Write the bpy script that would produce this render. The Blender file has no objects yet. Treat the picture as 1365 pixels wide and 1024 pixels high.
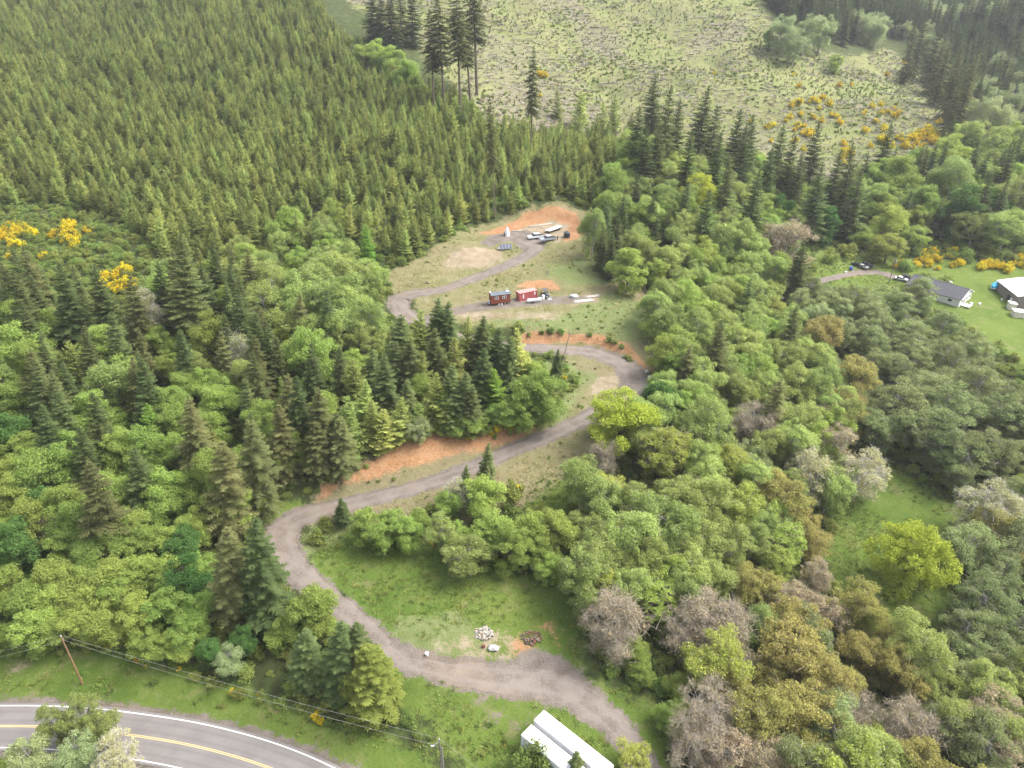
import bpy, bmesh, math, random
import numpy as np
from mathutils import Vector, Matrix, Quaternion

rad = math.radians
scn = bpy.context.scene
col = scn.collection
rng = np.random.default_rng(7)
random.seed(7)

# ------------------------------------------------------------------ camera, sky, sun, exposure
CAMZ, PITCH, FOC = 110.0, 30.0, 964.0           # drone height, tilt below the horizon, focal length in photo pixels
cam_d = bpy.data.cameras.new('camera'); cam = bpy.data.objects.new('camera', cam_d); col.objects.link(cam)
cam.location = (0, 0, CAMZ); cam.rotation_euler = (rad(90 - PITCH), 0, 0)
cam_d.sensor_fit = 'HORIZONTAL'; cam_d.sensor_width = 36.0; cam_d.lens = 36.0 * FOC / 1365.0
cam_d.clip_start = 1.0; cam_d.clip_end = 12000
scn.camera = cam
SUN_EL, SUN_AZ = 52.0, 80.0                     # azimuth clockwise from +Y (the way the camera looks)
w = bpy.data.worlds.new('World'); scn.world = w; w.use_nodes = True
nt = w.node_tree; nt.nodes.clear()
sky = nt.nodes.new('ShaderNodeTexSky'); sky.sky_type = 'NISHITA'; sky.sun_disc = False
sky.sun_elevation = rad(SUN_EL); sky.sun_rotation = rad(SUN_AZ)
sky.air_density = 1.0; sky.dust_density = 6.0; sky.ozone_density = 1.0; sky.altitude = 150
hs = nt.nodes.new('ShaderNodeHueSaturation'); hs.inputs['Saturation'].default_value = 0.35
bg = nt.nodes.new('ShaderNodeBackground'); bg.inputs['Strength'].default_value = 0.14
wo = nt.nodes.new('ShaderNodeOutputWorld')
nt.links.new(sky.outputs[0], hs.inputs['Color']); nt.links.new(hs.outputs[0], bg.inputs['Color']); nt.links.new(bg.outputs[0], wo.inputs[0])
sun_d = bpy.data.lights.new('sun', 'SUN'); sun_d.energy = 1.1; sun_d.angle = rad(30); sun_d.color = (1.0, 0.955, 0.88)
sun = bpy.data.objects.new('sun', sun_d); col.objects.link(sun)
_a, _e = rad(SUN_AZ), rad(SUN_EL)
sun.rotation_euler = Vector((math.sin(_a) * math.cos(_e), math.cos(_a) * math.cos(_e), math.sin(_e))).to_track_quat('Z', 'Y').to_euler()
scn.view_settings.view_transform = 'Standard'; scn.view_settings.look = 'None'
scn.view_settings.gamma = 1.0; scn.view_settings.use_curve_mapping = False
scn.view_settings.exposure = 1.92
HAZE = 0.00011
scn.cycles.volume_bounces = 0; scn.cycles.max_bounces = 5; scn.cycles.diffuse_bounces = 4; scn.cycles.transmission_bounces = 3; scn.cycles.transparent_max_bounces = 4

# ------------------------------------------------------------------ photo pixel -> ray
CP, SP = math.cos(rad(PITCH)), math.sin(rad(PITCH))
def ray(px, py):
    u = (px - 682.5) / FOC; v = (512.0 - py) / FOC
    return np.array((u, CP + v * SP, -SP + v * CP))
def at_t(px, py, t):
    d = ray(px, py); return np.array((d[0] * t, d[1] * t, CAMZ + d[2] * t))
def at_z(px, py, z):
    d = ray(px, py); return at_t(px, py, (z - CAMZ) / d[2])

# ------------------------------------------------------------------ terrain height from surveyed points
CZ = [  # pixel x, y, elevation
 (0,945,0),(250,970,0),(430,1020,0),(600,1040,.5),(-150,960,0),(20,900,1.2),(250,900,2),(420,960,1.6),(560,990,1.8),
 (750,950,3),(650,890,4),(830,970,3),(560,880,5),(700,1010,2.4),
 (460,800,6),(390,740,7),(365,700,8),(430,672,9),(500,662,9.8),(600,628,11),(700,592,12.3),(790,555,14),(850,518,15),(838,492,15.8),(790,468,16.5),(720,463,17.3),
 (530,585,15.5),(620,560,16.2),(440,640,12.5),(700,555,15),(760,500,15.6),(600,500,18.5),(480,520,17),(690,520,16.6),
 (790,432,20.2),(720,435,20.8),(860,455,18),(880,420,19),
 (660,405,22),(760,400,22),(600,415,22),(560,405,23.2),(530,400,23.5),(640,366,25.2),(700,345,27.2),(700,318,29.3),(650,320,29.2),(780,345,26.5),(820,330,26),(800,385,22.6),
 (745,262,35),(650,285,32.5),(800,275,31),(560,345,28.5),(500,370,26),
 (480,730,6.5),(600,820,5),(700,790,4.8),(640,690,8.5),(720,640,10.3),(560,700,8),(760,830,3.8),(540,830,5.6),
 (1190,720,-2),(1000,900,-1),(1300,950,-3),(870,620,9),(950,600,6),(850,720,4.5),(1050,500,4),(1000,700,1),(1120,620,0),(1250,640,-1),(1350,700,-2),(880,900,1.5),(1100,1010,-2.5),(1250,800,-2.5),
 (1270,400,6),(1340,430,4.6),(1360,390,5.4),(1150,370,7),(1050,400,9),(1150,450,4.5),(1300,500,3),(980,400,13),(930,450,12.5),(900,330,24),(850,380,22),(1000,300,20),(1100,310,12),(1200,330,9),(1300,355,8.5),(1380,355,8.5),(1200,290,14),(1300,290,15),
 (20,860,2.5),(50,700,10),(150,780,6),(250,820,5),(250,700,9.5),(30,450,23),(30,580,16),(250,600,14.5),(300,480,20),(150,500,21),(420,560,14.5),(480,400,24.5),(400,330,29.5),(350,400,25),(50,310,31),(180,390,26.5),(330,650,11.5),(300,880,3),(420,880,4)]
CT = [  # pixel x, y, distance along the view axis
 (250,250,275),(100,200,300),(250,100,370),(250,20,450),(20,100,370),(20,20,450),(500,150,335),(480,30,430),(400,200,300),(600,200,300),(600,138,342),(720,225,305),(820,215,305),
 (650,110,405),(700,185,370),(800,120,430),(700,50,465),(700,0,505),(800,60,480),(800,0,530),(1000,120,430),(1000,60,480),(1000,5,530),(900,180,390),(1150,130,440),(1100,200,385),(1200,100,510),(1250,185,390),
 (1150,30,590),(1300,30,630),(1365,100,520),(1330,160,430),(1330,220,370),(560,60,430),(440,-20,500),
 (750,-60,640),(250,-40,525),(1200,-40,780),(1000,-60,680),(0,-40,530),(1150,240,350),(950,260,330)]
CW = [(-900,900,150),(0,1200,190),(900,1000,140),(-500,300,70),(-700,0,40),(600,200,30),(600,-200,10),(0,-300,-4),(-300,60,14),(300,60,6),(350,300,30),(400,600,75),(-400,600,110),(0,0,-2),(-130,20,0),(130,20,-2),(1500,300,80),(-1500,300,120),(0,2500,260),(1800,2000,220),(-1800,2000,240),(0,-1500,0),(1500,-1200,20),(-1500,-1200,30)]
ctrl = np.array([at_z(*c) for c in CZ] + [at_t(*c) for c in CT] + [np.array(c, float) for c in CW])
SC = 100.0
def _U(r2): return np.where(r2 > 0, r2 * np.log(np.maximum(r2, 1e-12)) * .5, 0.0)
P = ctrl[:, :2] / SC; n = len(P)
K = _U(((P[:, None] - P[None]) ** 2).sum(-1)) + np.eye(n) * 0.004
A = np.zeros((n + 3, n + 3)); A[:n, :n] = K; A[:n, n] = 1; A[:n, n + 1:] = P; A[n, :n] = 1; A[n + 1:, :n] = P.T
sol = np.linalg.solve(A, np.concatenate([ctrl[:, 2], np.zeros(3)]))
def h_base(x, y):
    x = np.asarray(x, float); shp = x.shape; q = np.stack([x.ravel(), np.asarray(y, float).ravel()], 1) / SC
    out = np.empty(len(q))
    for i in range(0, len(q), 20000):
        b = q[i:i + 20000]; out[i:i + 20000] = _U(((b[:, None] - P[None]) ** 2).sum(-1)) @ sol[:n] + sol[n] + b @ sol[n + 1:]
    return out.reshape(shp)
_lat = np.random.default_rng(3).random((256, 256))
def vnoise(x, y, s):
    x = np.asarray(x) / s; y = np.asarray(y) / s
    xi = np.floor(x).astype(int); yi = np.floor(y).astype(int); fx = x - xi; fy = y - yi
    fx = fx * fx * (3 - 2 * fx); fy = fy * fy * (3 - 2 * fy)
    g = lambda a, b: _lat[a % 256, b % 256]
    return (g(xi, yi) * (1 - fx) + g(xi + 1, yi) * fx) * (1 - fy) + (g(xi, yi + 1) * (1 - fx) + g(xi + 1, yi + 1) * fx) * fy
def fbm(x, y, s, o=4):
    r = 0; a = 1; tot = 0
    for i in range(o):
        r = r + a * vnoise(x + 37 * i, y - 19 * i, s / 2 ** i); tot += a; a *= .5
    return r / tot

def catmull(pts, step=1.0):
    pts = np.array(pts, float); out = []
    e = np.vstack([2 * pts[0] - pts[1], pts, 2 * pts[-1] - pts[-2]])
    for i in range(len(pts) - 1):
        p0, p1, p2, p3 = e[i:i + 4]; m = max(2, int(np.linalg.norm((p2 - p1)[:3]) / step))
        for k in range(m):
            t = k / m
            out.append(.5 * (2 * p1 + (p2 - p0) * t + (2 * p0 - 5 * p1 + 4 * p2 - p3) * t * t + (3 * p1 - p0 - 3 * p2 + p3) * t ** 3))
    out.append(pts[-1]); return np.array(out)
def path_px(lst, step=1.0):      # px, py, z, width
    return catmull([np.append(at_z(a, b, c), d) for a, b, c, d in lst], step)
HIGHWAY = path_px([(-420,1010,0,8.8),(-250,985,0,8.8),(-120,971,0,8.8),(0,968,0,8.8),(80,970,0,8.8),(152,977,0,8.8),(256,994,0,8.8),(357,1023,0,8.8),(450,1066,.1,8.8),(570,1140,.2,8.8),(700,1250,.2,8.8)])
DRIVE = path_px([(868,1020,2.45,2.2),(846,997,2.62,4.2),(800,950,3,5.2),(740,915,3.4,6.5),(650,902,4,6),(580,890,4.7,5),(520,868,5.3,4.8),(475,828,5.8,4.6),(430,790,6.3,4.8),(395,760,6.8,5.6),(375,728,7.4,7.0),(378,704,8,6.6),(405,687,8.6,5.6),(450,675,9.2,4.6),(510,661,10,4.4),(560,648,10.6,4.4),(620,627,11.3,4.4),(690,597,12.2,4.4),(740,577,13,4.6),(790,553,13.9,5),(828,532,14.6,6),(846,512,15.1,7.2),(838,492,15.7,7.4),(818,480,16.1,6.4),(790,470,16.5,5.4),(745,465,17.1,4.8),(700,463,17.6,4.6),(655,458,18.3,4.4),(605,448,19.6,4.4),(560,432,21.2,4.6),(535,414,22.6,5.6),(534,398,23.5,6.5),(556,391,24,5),(590,386,24.4,4.2),(640,368,25.2,4.2),(690,347,27,4.2),(712,331,28.4,5.5),(700,319,29.2,9)])
SPUR = path_px([(560,428,21.6,4),(600,416,21.9,5),(640,409,22,6.5),(700,402.5,22,6.5),(770,399,22.2,6)])
LANE = path_px([(1040,412,8.8,3.6),(1058,392,8.6,3.6),(1085,378,8.2,3.6),(1130,366,7.6,3.8),(1165,363,7.2,4.5),(1200,371,6.8,4.5),(1225,381,6.5,4)])
PATHS = [(HIGHWAY, .5, 3.0), (DRIVE, .9, 1.6), (SPUR, .8, 3.0), (LANE, .5, 1.0)]
PADC = at_z(705, 311, 29.4)[:2]

def axis(segs):
    a = []
    for lo, hi, st in segs: a += list(np.arange(lo, hi, st))
    return np.array(a)
def grow(start, end, s0, k):
    a = [start]; s = s0
    while a[-1] < end: s *= k; a.append(a[-1] + s)
    return np.array(a[1:])
gx = axis([(-210, 250, 1.15)]); gx = np.concatenate([-(grow(210, 4500, 1.3, 1.05))[::-1], gx, grow(gx[-1], 4500, 1.3, 1.05)])
gy = axis([(40, 300, 1.15), (300, 640, 2.2)]); gy = np.concatenate([-(grow(-40, 3000, 1.5, 1.09))[::-1], gy, grow(gy[-1], 5500, 2.5, 1.07)])
GX, GY = np.meshgrid(gx, gy)
Z = h_base(GX, GY)
far = np.clip((np.hypot(GX, GY - 250) - 900) / 1500, 0, 1)
Z = Z * (1 - far) + far * (np.clip(GY, -500, 3000) * .07 + 60)
pathdist = np.full(GX.shape, 999.0)
def nearest(pth, X, Y):
    d = np.full(X.shape, 1e9); zz = np.zeros(X.shape); ww = np.zeros(X.shape)
    for i in range(0, len(pth)):
        dd = (X - pth[i, 0]) ** 2 + (Y - pth[i, 1]) ** 2; m = dd < d
        d[m] = dd[m]; zz[m] = pth[i, 2]; ww[m] = pth[i, 3]
    return np.sqrt(d), zz, ww
Z += (fbm(GX, GY, 14) - .5) * 1.1 * np.clip((np.hypot(GX, GY - 180) - 60) / 200, .25, 1.6)
# level pad with its cut at the back, terrace bowl
pc = np.hypot((GX - PADC[0] - 3) / 1.9, (GY - PADC[1] - 1)) - 12.5
padm = pc < 25
Z = np.where(padm, np.clip(Z, 29.4 - np.maximum(pc, 0) * .55, 29.4 + np.maximum(pc, 0) * .75), Z)
DIST = {}
for k, (pth, sl, sh) in enumerate(PATHS):
    m = (GX > pth[:, 0].min() - 30) & (GX < pth[:, 0].max() + 30) & (GY > pth[:, 1].min() - 30) & (GY < pth[:, 1].max() + 30)
    d, zz, ww = nearest(pth, GX[m], GY[m])
    e = np.maximum(d - ww / 2 - sh * .45, 0)
    rough = (fbm(GX[m], GY[m], 3.5, 2) - .5) * np.clip(e, 0, 1.2)
    zb = Z[m]
    Z[m] = np.where(d < 28, np.clip(zb, zz - e * .6 - .0, zz + e * sl + rough * (e > 0)), zb) - .07 * (d < ww / 2 + .9)
    D = np.full(GX.shape, 99.0); D[m] = d - ww / 2; DIST[k] = D
def bump(px, py, z, rx, ry, hgt):
    global Z
    c = at_z(px, py, z); r2 = ((GX - c[0]) / rx) ** 2 + ((GY - c[1]) / ry) ** 2
    Z = Z + hgt * np.exp(-r2 * 1.5) * (r2 < 6)
for gpx, gpy, gz, gr in ((735,5,88,9),(765,40,75,9),(790,75,64,8),(815,100,55,8),(1010,15,85,8),(960,55,70,8),(910,90,58,8),(1140,90,52,9),(1190,130,42,9)): bump(gpx, gpy, gz, gr, gr * 1.6, -3.0)
bump(620, 343, 27, 9, 8, 1.3)          # mound of pale soil beside the pad
bump(590, 850, 5, 9, 5, .5)

def H(x, y):
    x = np.asarray(x, float); y = np.asarray(y, float)
    i = np.clip(np.searchsorted(gx, x) - 1, 0, len(gx) - 2); j = np.clip(np.searchsorted(gy, y) - 1, 0, len(gy) - 2)
    fx = (x - gx[i]) / (gx[i + 1] - gx[i]); fy = (y - gy[j]) / (gy[j + 1] - gy[j])
    return (Z[j, i] * (1 - fx) + Z[j, i + 1] * fx) * (1 - fy) + (Z[j + 1, i] * (1 - fx) + Z[j + 1, i + 1] * fx) * fy
TS = np.arange(50, 1000, .5)
def G(px, py):                    # where the ray of a photo pixel meets the ground
    d = ray(px, py); f = CAMZ + d[2] * TS - H(d[0] * TS, d[1] * TS); k = np.argmax(f < 0) if (f < 0).any() else len(TS) - 1
    t = TS[k]; return np.array((d[0] * t, d[1] * t, H(d[0] * t, d[1] * t)))
def solve_top(px, py, hpx=None, hm=None):   # base point of an upright thing whose top shows at the pixel, of given height
    d = ray(px, py); hh = hpx * TS / FOC if hm is None else hm
    f = CAMZ + d[2] * TS - H(d[0] * TS, d[1] * TS) - hh
    k = np.argmax(f < 0) if (f < 0).any() else len(TS) - 1
    t = TS[k]; x, y = d[0] * t, d[1] * t
    return np.array((x, y, H(x, y))), t
def project(p):
    x, y, z = p[..., 0], p[..., 1], p[..., 2] - CAMZ
    dep = y * CP - z * SP; up = y * SP + z * CP
    return 682.5 + FOC * x / dep, 512 - FOC * up / dep, dep
def poly(pts): return np.array([G(*p)[:2] for p in pts])
def inside(pl, X, Y):
    r = np.zeros(np.shape(X), bool); j = len(pl) - 1
    for i in range(len(pl)):
        xi, yi = pl[i]; xj, yj = pl[j]
        if yi != yj: r ^= ((yi > Y) != (yj > Y)) & (X < (xj - xi) * (Y - yi) / (yj - yi) + xi)
        j = i
    return r
def pdist(pl, X, Y):              # signed distance, positive inside
    d = np.full(np.shape(X), 1e9)
    for i in range(len(pl)):
        a = pl[i - 1]; b = pl[i]; ab = b - a; L = max((ab ** 2).sum(), 1e-9)
        t = np.clip(((X - a[0]) * ab[0] + (Y - a[1]) * ab[1]) / L, 0, 1)
        d = np.minimum(d, (X - a[0] - t * ab[0]) ** 2 + (Y - a[1] - t * ab[1]) ** 2)
    return np.sqrt(d) * np.where(inside(pl, X, Y), 1, -1)
def zone(pts, soft, wob=0.0):
    pl = poly(pts); m = (GX > pl[:, 0].min() - 12) & (GX < pl[:, 0].max() + 12) & (GY > pl[:, 1].min() - 12) & (GY < pl[:, 1].max() + 12)
    r = np.zeros(GX.shape); sd = pdist(pl, GX[m], GY[m]) + (fbm(GX[m], GY[m], 6, 3) - .5) * wob
    r[m] = np.clip(sd / soft * .5 + .5, 0, 1); return r
mx = np.maximum
MEADOW = [(545,395),(512,385),(520,365),(560,345),(620,308),(655,293),(700,280),(745,270),(790,285),(790,340),(800,370),(850,372),(872,420),(892,470),(880,500),(856,545),(800,580),(800,610),(760,640),(690,680),(640,700),(590,715),(480,700),(470,690),(455,700),(420,700),(390,715),(410,670),(470,620),(560,590),(650,575),(740,545),(770,500),(740,470),(690,465),(690,440),(600,430),(560,420)]
zlush = zone([(405,740),(440,705),(520,690),(620,760),(720,770),(780,800),(770,900),(830,920),(880,960),(900,1040),(640,1040),(560,960),(480,900),(500,860),(450,800),(415,770)], 3, 4)
zlush = mx(zlush, zone([(690,660),(770,610),(800,640),(760,690),(700,690)], 3, 3))
zlush = mx(zlush, zone([(-300,985),(-100,880),(0,868),(100,850),(260,890),(420,960),(560,1000),(640,1100),(300,1060)], 3, 4))
zlush = mx(zlush, zone([(1110,640),(1170,600),(1220,640),(1290,680),(1290,760),(1240,860),(1150,840),(1100,760)], 4, 4))
zlush = mx(zlush, zone([(1090,330),(1150,335),(1240,345),(1400,360),(1500,500),(1365,490),(1300,440),(1220,400),(1130,400),(1080,380)], 4, 4))
zlush = mx(zlush, zone([(340,720),(330,690),(400,665),(430,680),(380,705)], 2, 2))
zdry = zone(MEADOW, 2.5, 4)
zmow0 = zone([(495,860),(540,820),(600,820),(660,850),(640,890),(570,885)], 2.5, 4)
zmow = zone([(640,430),(760,415),(830,380),(870,430),(880,470),(800,445),(700,440)], 3, 6)
zmow = mx(zmow, zmow0); zmow = mx(zmow, zone([(740,350),(790,340),(830,375),(780,385),(720,370)], 3, 6))
zmow = mx(zmow, zone([(690,485),(760,485),(800,500),(750,560),(720,560)], 3, 6))
zmow = mx(zmow, zone([(400,720),(420,700),(470,700),(450,720),(415,745),(440,790),(500,850),(490,860),(430,800),(395,750)], 1.5, 2))
zsoil = zone([(420,672),(455,655),(500,640),(540,628),(600,612),(650,598),(720,575),(715,556),(650,566),(590,579),(535,590),(480,624),(430,652)], 1.2, 2.5)
zsoil = mx(zsoil, zone([(690,462),(690,446),(740,444),(800,446),(840,462),(862,485),(858,500),(835,472),(790,460),(740,455)], .9, 1.6))
zsoil = mx(zsoil, zone([(640,312),(660,304),(700,286),(735,275),(765,284),(785,305),(770,320),(750,322),(760,300),(735,290),(700,302),(670,316)], 1.2, 2))
zsoil = mx(zsoil, zone([(690,382),(700,376),(735,373),(750,388),(728,389)], .8, 1))
for q in ([(690,845),(705,840),(715,870),(700,890),(680,875)], [(725,835),(735,832),(742,850),(730,848)], [(738,845),(755,840),(750,862),(740,872)], [(860,480),(885,485),(880,505),(862,500)], [(370,945),(385,930),(380,945)]):
    zsoil = mx(zsoil, .56 * zone(q, 1.6, 2.4))
ztan = zone([(590,355),(600,340),(640,330),(668,335),(668,348),(640,360)], 1.5, 2)
ztan = mx(ztan, .5 * zone([(600,845),(680,840),(705,860),(700,900),(610,895),(560,870)], 3, 4))
ztan = mx(ztan, .8 * zone([(700,296),(745,288),(775,305),(745,325),(720,318),(690,305)], 1.5, 2))
ztan = mx(ztan, .7 * zone([(755,395),(800,390),(800,405),(760,410)], 1.5, 2))
ztan = mx(ztan, .7 * zone([(800,500),(830,500),(835,530),(800,540),(780,520)], 2.5, 3))
ztan = mx(ztan, .7 * zone([(560,400),(680,420),(760,415),(740,430),(620,425)], 2.5, 3))
ztan = mx(ztan, .6 * zone([(0,880),(60,875),(60,895),(0,900)], 1.5, 2))
zgrav = zone([(540,895),(600,895),(680,885),(715,872),(750,876),(790,915),(830,960),(850,998),(858,1012),(842,1008),(800,970),(750,945),(700,935),(640,925),(590,905)], 1.6, 2.5)
zgrav = mx(zgrav, .55 * zone([(610,925),(690,955),(720,960),(700,985),(660,975)], 2.5, 4))
zgrav = mx(zgrav, zone([(640,325),(655,313),(700,307),(730,318),(722,335),(700,338),(680,322),(650,330)], 1.2, 1.6))
zgrav = mx(zgrav, .9 * np.clip(1 - (DIST[1] - .05) / .9, 0, 1)); zgrav = mx(zgrav, .9 * np.clip(1 - DIST[3] / .7, 0, 1))
zgrav = mx(zgrav, .75 * np.clip(1 - (DIST[2] + .5) / 1.2, 0, 1))
zshld = np.clip(1 - (DIST[0] - .5) / 1.1, 0, 1); zgrav = mx(zgrav, zshld * .9)
zclear = zone([(640,195),(640,150),(560,70),(470,10),(430,-40),(1010,-45),(1010,5),(1040,45),(1120,75),(1180,65),(1230,90),(1250,130),(1280,175),(1250,200),(1150,250),(1040,235),(900,205),(800,185),(700,195)], 6, 10)
zlush = mx(zlush, .36 * zone([(0,350),(0,290),(60,285),(130,300),(120,340),(200,385),(180,410),(100,350)], 3, 5))
zlush = mx(zlush, .36 * zone([(1180,340),(1260,320),(1400,335),(1400,368),(1260,358)], 3, 4))
zslash = .85 * zone([(640,195),(630,140),(670,100),(740,120),(820,150),(840,190),(720,195)], 6, 10)
zslash = mx(zslash, .8 * zone([(730,-10),(760,-10),(830,60),(830,90),(770,60)], 6, 8)); zslash = mx(zslash,   .6 * np.clip((fbm(GX + 400, GY * .55, 42, 4) - .5) * 7, 0, 1) * (zclear > .5)); zslash = mx(zslash, .75 * zone([(930,40),(1000,20),(1000,50),(900,90)], 5, 8))

# ------------------------------------------------------------------ materials
def mat(name): 
    m = bpy.data.materials.new(name); m.use_nodes = True; m.node_tree.nodes.clear(); return m, m.node_tree
class NT:
    def __init__(s, t): s.t = t
    def n(s, ty, **k):
        x = s.t.nodes.new(ty)
        for a, b in k.items(): setattr(x, a, b)
        return x
    def l(s, a, b): s.t.links.new(a, b)
    def val(s, x, inp):
        if hasattr(x, 'is_linked') or isinstance(x, bpy.types.NodeSocket): s.l(x, inp)
        else: inp.default_value = x
    def noise(s, vec, scale, detail=4, rough=.55):
        x = s.n('ShaderNodeTexNoise'); s.l(vec, x.inputs['Vector']); x.inputs['Scale'].default_value = scale; x.inputs['Detail'].default_value = detail; x.inputs['Roughness'].default_value = rough; return x.outputs['Fac']
    def mix(s, f, a, b):
        x = s.n('ShaderNodeMix', data_type='RGBA')
        s.val(f, x.inputs[0]); s.val(a if not isinstance(a, tuple) else (*a, 1), x.inputs[6]); s.val(b if not isinstance(b, tuple) else (*b, 1), x.inputs[7]); return x.outputs[2]
    def math(s, op, a, b=0.0, clamp=False):
        x = s.n('ShaderNodeMath', operation=op, use_clamp=clamp); s.val(a, x.inputs[0]); s.val(b, x.inputs[1]); return x.outputs[0]
    def step(s, a, lo, hi):
        x = s.n('ShaderNodeMapRange', interpolation_type='SMOOTHSTEP'); s.val(a, x.inputs[0]); x.inputs[1].default_value = lo; x.inputs[2].default_value = hi; return x.outputs[0]
def out_principled(b, c, rough=.9, spec=.2, metal=0.0, bump=None, bstr=.4, bdist=.1):
    p = b.n('ShaderNodeBsdfPrincipled'); o = b.n('ShaderNodeOutputMaterial')
    b.val(c if not isinstance(c, tuple) else (*c, 1), p.inputs['Base Color']); b.val(rough, p.inputs['Roughness']); p.inputs['Specular IOR Level'].default_value = spec; p.inputs['Metallic'].default_value = metal
    if bump is not None:
        bn = b.n('ShaderNodeBump'); bn.inputs['Strength'].default_value = bstr; bn.inputs['Distance'].default_value = bdist; b.l(bump, bn.inputs['Height']); b.l(bn.outputs[0], p.inputs['Normal'])
    b.l(p.outputs[0], o.inputs[0]); return p
MATS = {}
def simple(name, c, rough=.7, spec=.3, metal=0.0, var=.15, scale=2.0, dirt=None):
    if name in MATS: return MATS[name]
    m, t = mat(name); b = NT(t); tc = b.n('ShaderNodeTexCoord').outputs['Object']
    nz = b.noise(tc, scale); nz2 = b.noise(tc, scale * 9, 3)
    lo = tuple(x * (1 - var) for x in c); hi = tuple(min(1, x * (1 + var)) for x in c)
    cc = b.mix(b.step(nz, .3, .7), lo, hi)
    if dirt: cc = b.mix(b.math('MULTIPLY', b.step(nz2, .5, .75), .5), cc, dirt)
    out_principled(b, cc, rough, spec, metal, nz2, .15, .02); MATS[name] = m; return m
def gravel_color(b, pos):
    n1 = b.noise(pos, .35, 5); n2 = b.noise(pos, 3.0, 4, .7); n3 = b.noise(pos, .08, 3)
    c = b.mix(b.step(n1, .3, .7), (0.100, 0.082, 0.070), (0.157, 0.134, 0.117))
    c = b.mix(b.math('MULTIPLY', b.step(n2, .45, .75), .55), c, (0.227, 0.204, 0.180))
    return b.mix(b.math('MULTIPLY', b.step(n3, .5, .7), .4), c, (0.167, 0.128, 0.093)), n2
def ground_material():
    m, t = mat('ground'); b = NT(t); pos = b.n('ShaderNodeNewGeometry').outputs['Position']
    sep = {}
    for an in ('za', 'zb'):
        at = b.n('ShaderNodeAttribute', attribute_name=an); s = b.n('ShaderNodeSeparateColor'); b.l(at.outputs['Color'], s.inputs[0]); sep[an] = list(s.outputs) + [at.outputs['Alpha']]
    nA = b.noise(pos, .05, 5, .6); nB = b.noise(pos, .35, 6, .65); nC = b.noise(pos, 1.7, 5, .7); nD = b.noise(pos, 6, 3, .7)
    jit = b.math('ADD', b.math('MULTIPLY', b.math('SUBTRACT', nB, .5), 1.5), b.math('MULTIPLY', b.math('SUBTRACT', nC, .5), 1.5))
    def msk(s, lo=.3, hi=.7): return b.step(b.math('ADD', s, jit), lo, hi)
    fl = b.mix(b.step(nB, .3, .7), (0.033, 0.041, 0.016), (0.061, 0.082, 0.025)); fl = b.mix(b.math('MULTIPLY', b.step(nC, .5, .7), .6), fl, (0.057, 0.044, 0.028))
    lush = b.mix(b.step(nA, .35, .65), (.066, .108, .018), (.110, .150, .030)); lush = b.mix(b.math('MULTIPLY', b.step(nB, .5, .68), .7), lush, (.140, .156, .052)); lush = b.mix(b.math('MULTIPLY', b.step(nC, .45, .7), .55), lush, (.052, .090, .016)); lush = b.mix(b.math('MULTIPLY', b.step(nD, .54, .72), .4), lush, (.165, .172, .072)); lush = b.mix(b.math('MULTIPLY', b.step(b.noise(pos, .16, 5, .7), .58, .68), .45), lush, (.175, .150, .080))
    dry = b.mix(b.step(nB, .3, .7), (0.122, 0.119, 0.051), (0.181, 0.163, 0.087)); dry = b.mix(b.math('MULTIPLY', b.step(nC, .45, .7), .6), dry, (0.103, 0.125, 0.044)); dry = b.mix(b.math('MULTIPLY', b.step(nA, .45, .62), .5), dry, (0.188, 0.151, 0.094)); dry = b.mix(b.math('MULTIPLY', b.step(nD, .55, .75), .4), dry, (0.225, 0.200, 0.125))
    mow = b.mix(b.step(nB, .3, .7), (0.103, 0.134, 0.044), (0.140, 0.164, 0.066)); mow = b.mix(b.math('MULTIPLY', b.step(nC, .5, .72), .5), mow, (0.168, 0.156, 0.087))
    soil = b.mix(b.step(nB, .3, .7), (.225, .108, .046), (.300, .168, .086)); soil = b.mix(b.math('MULTIPLY', b.step(nC, .42, .72), .75), soil, (.330, .225, .138)); soil = b.mix(b.math('MULTIPLY', b.step(nD, .5, .7), .5), soil, (0.126, 0.055, 0.031))
    tan = b.mix(b.step(nB, .3, .7), (0.188, 0.144, 0.094), (0.257, 0.216, 0.156)); tan = b.mix(b.math('MULTIPLY', b.step(nC, .5, .72), .5), tan, (0.156, 0.138, 0.069))
    clr = b.mix(b.step(nB, .36, .64), (.125, .148, .042), (.210, .202, .090)); clr = b.mix(b.math('MULTIPLY', b.step(nA, .46, .6), .7), clr, (.128, .158, .044)); clr = b.mix(b.math('MULTIPLY', b.step(nC, .48, .66), .75), clr, (.072, .102, .026)); clr = b.mix(b.math('MULTIPLY', b.step(nD, .5, .7), .55), clr, (.255, .225, .150))
    nE = b.noise(pos, .022, 5, .65); clr = b.mix(b.math('MULTIPLY', b.step(nE, .46, .62), .6), clr, (0.102, 0.102, 0.049)); clr = b.mix(b.math('MULTIPLY', b.step(nB, .55, .66), .7), clr, (0.176, 0.139, 0.115))
    sla = b.mix(b.step(nC, .35, .65), (.118, .102, .066), (.205, .185, .135)); sla = b.mix(b.step(nB, .46, .62), sla, (.130, .145, .050))
    grv, gn = gravel_color(b, pos)
    c = fl
    c = b.mix(msk(sep['zb'][0]), c, clr); c = b.mix(msk(sep['zb'][3]), c, sla)
    c = b.mix(msk(sep['za'][1]), c, lush); c = b.mix(msk(sep['za'][0]), c, dry); c = b.mix(msk(sep['zb'][2]), c, mow)
    c = b.mix(msk(sep['zb'][1]), c, tan); c = b.mix(msk(sep['za'][2]), c, soil); c = b.mix(msk(sep['za'][3], .35, .65), c, grv)
    hgt = b.math('ADD', b.math('MULTIPLY', nC, .6), b.math('MULTIPLY', nD, .4))
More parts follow.
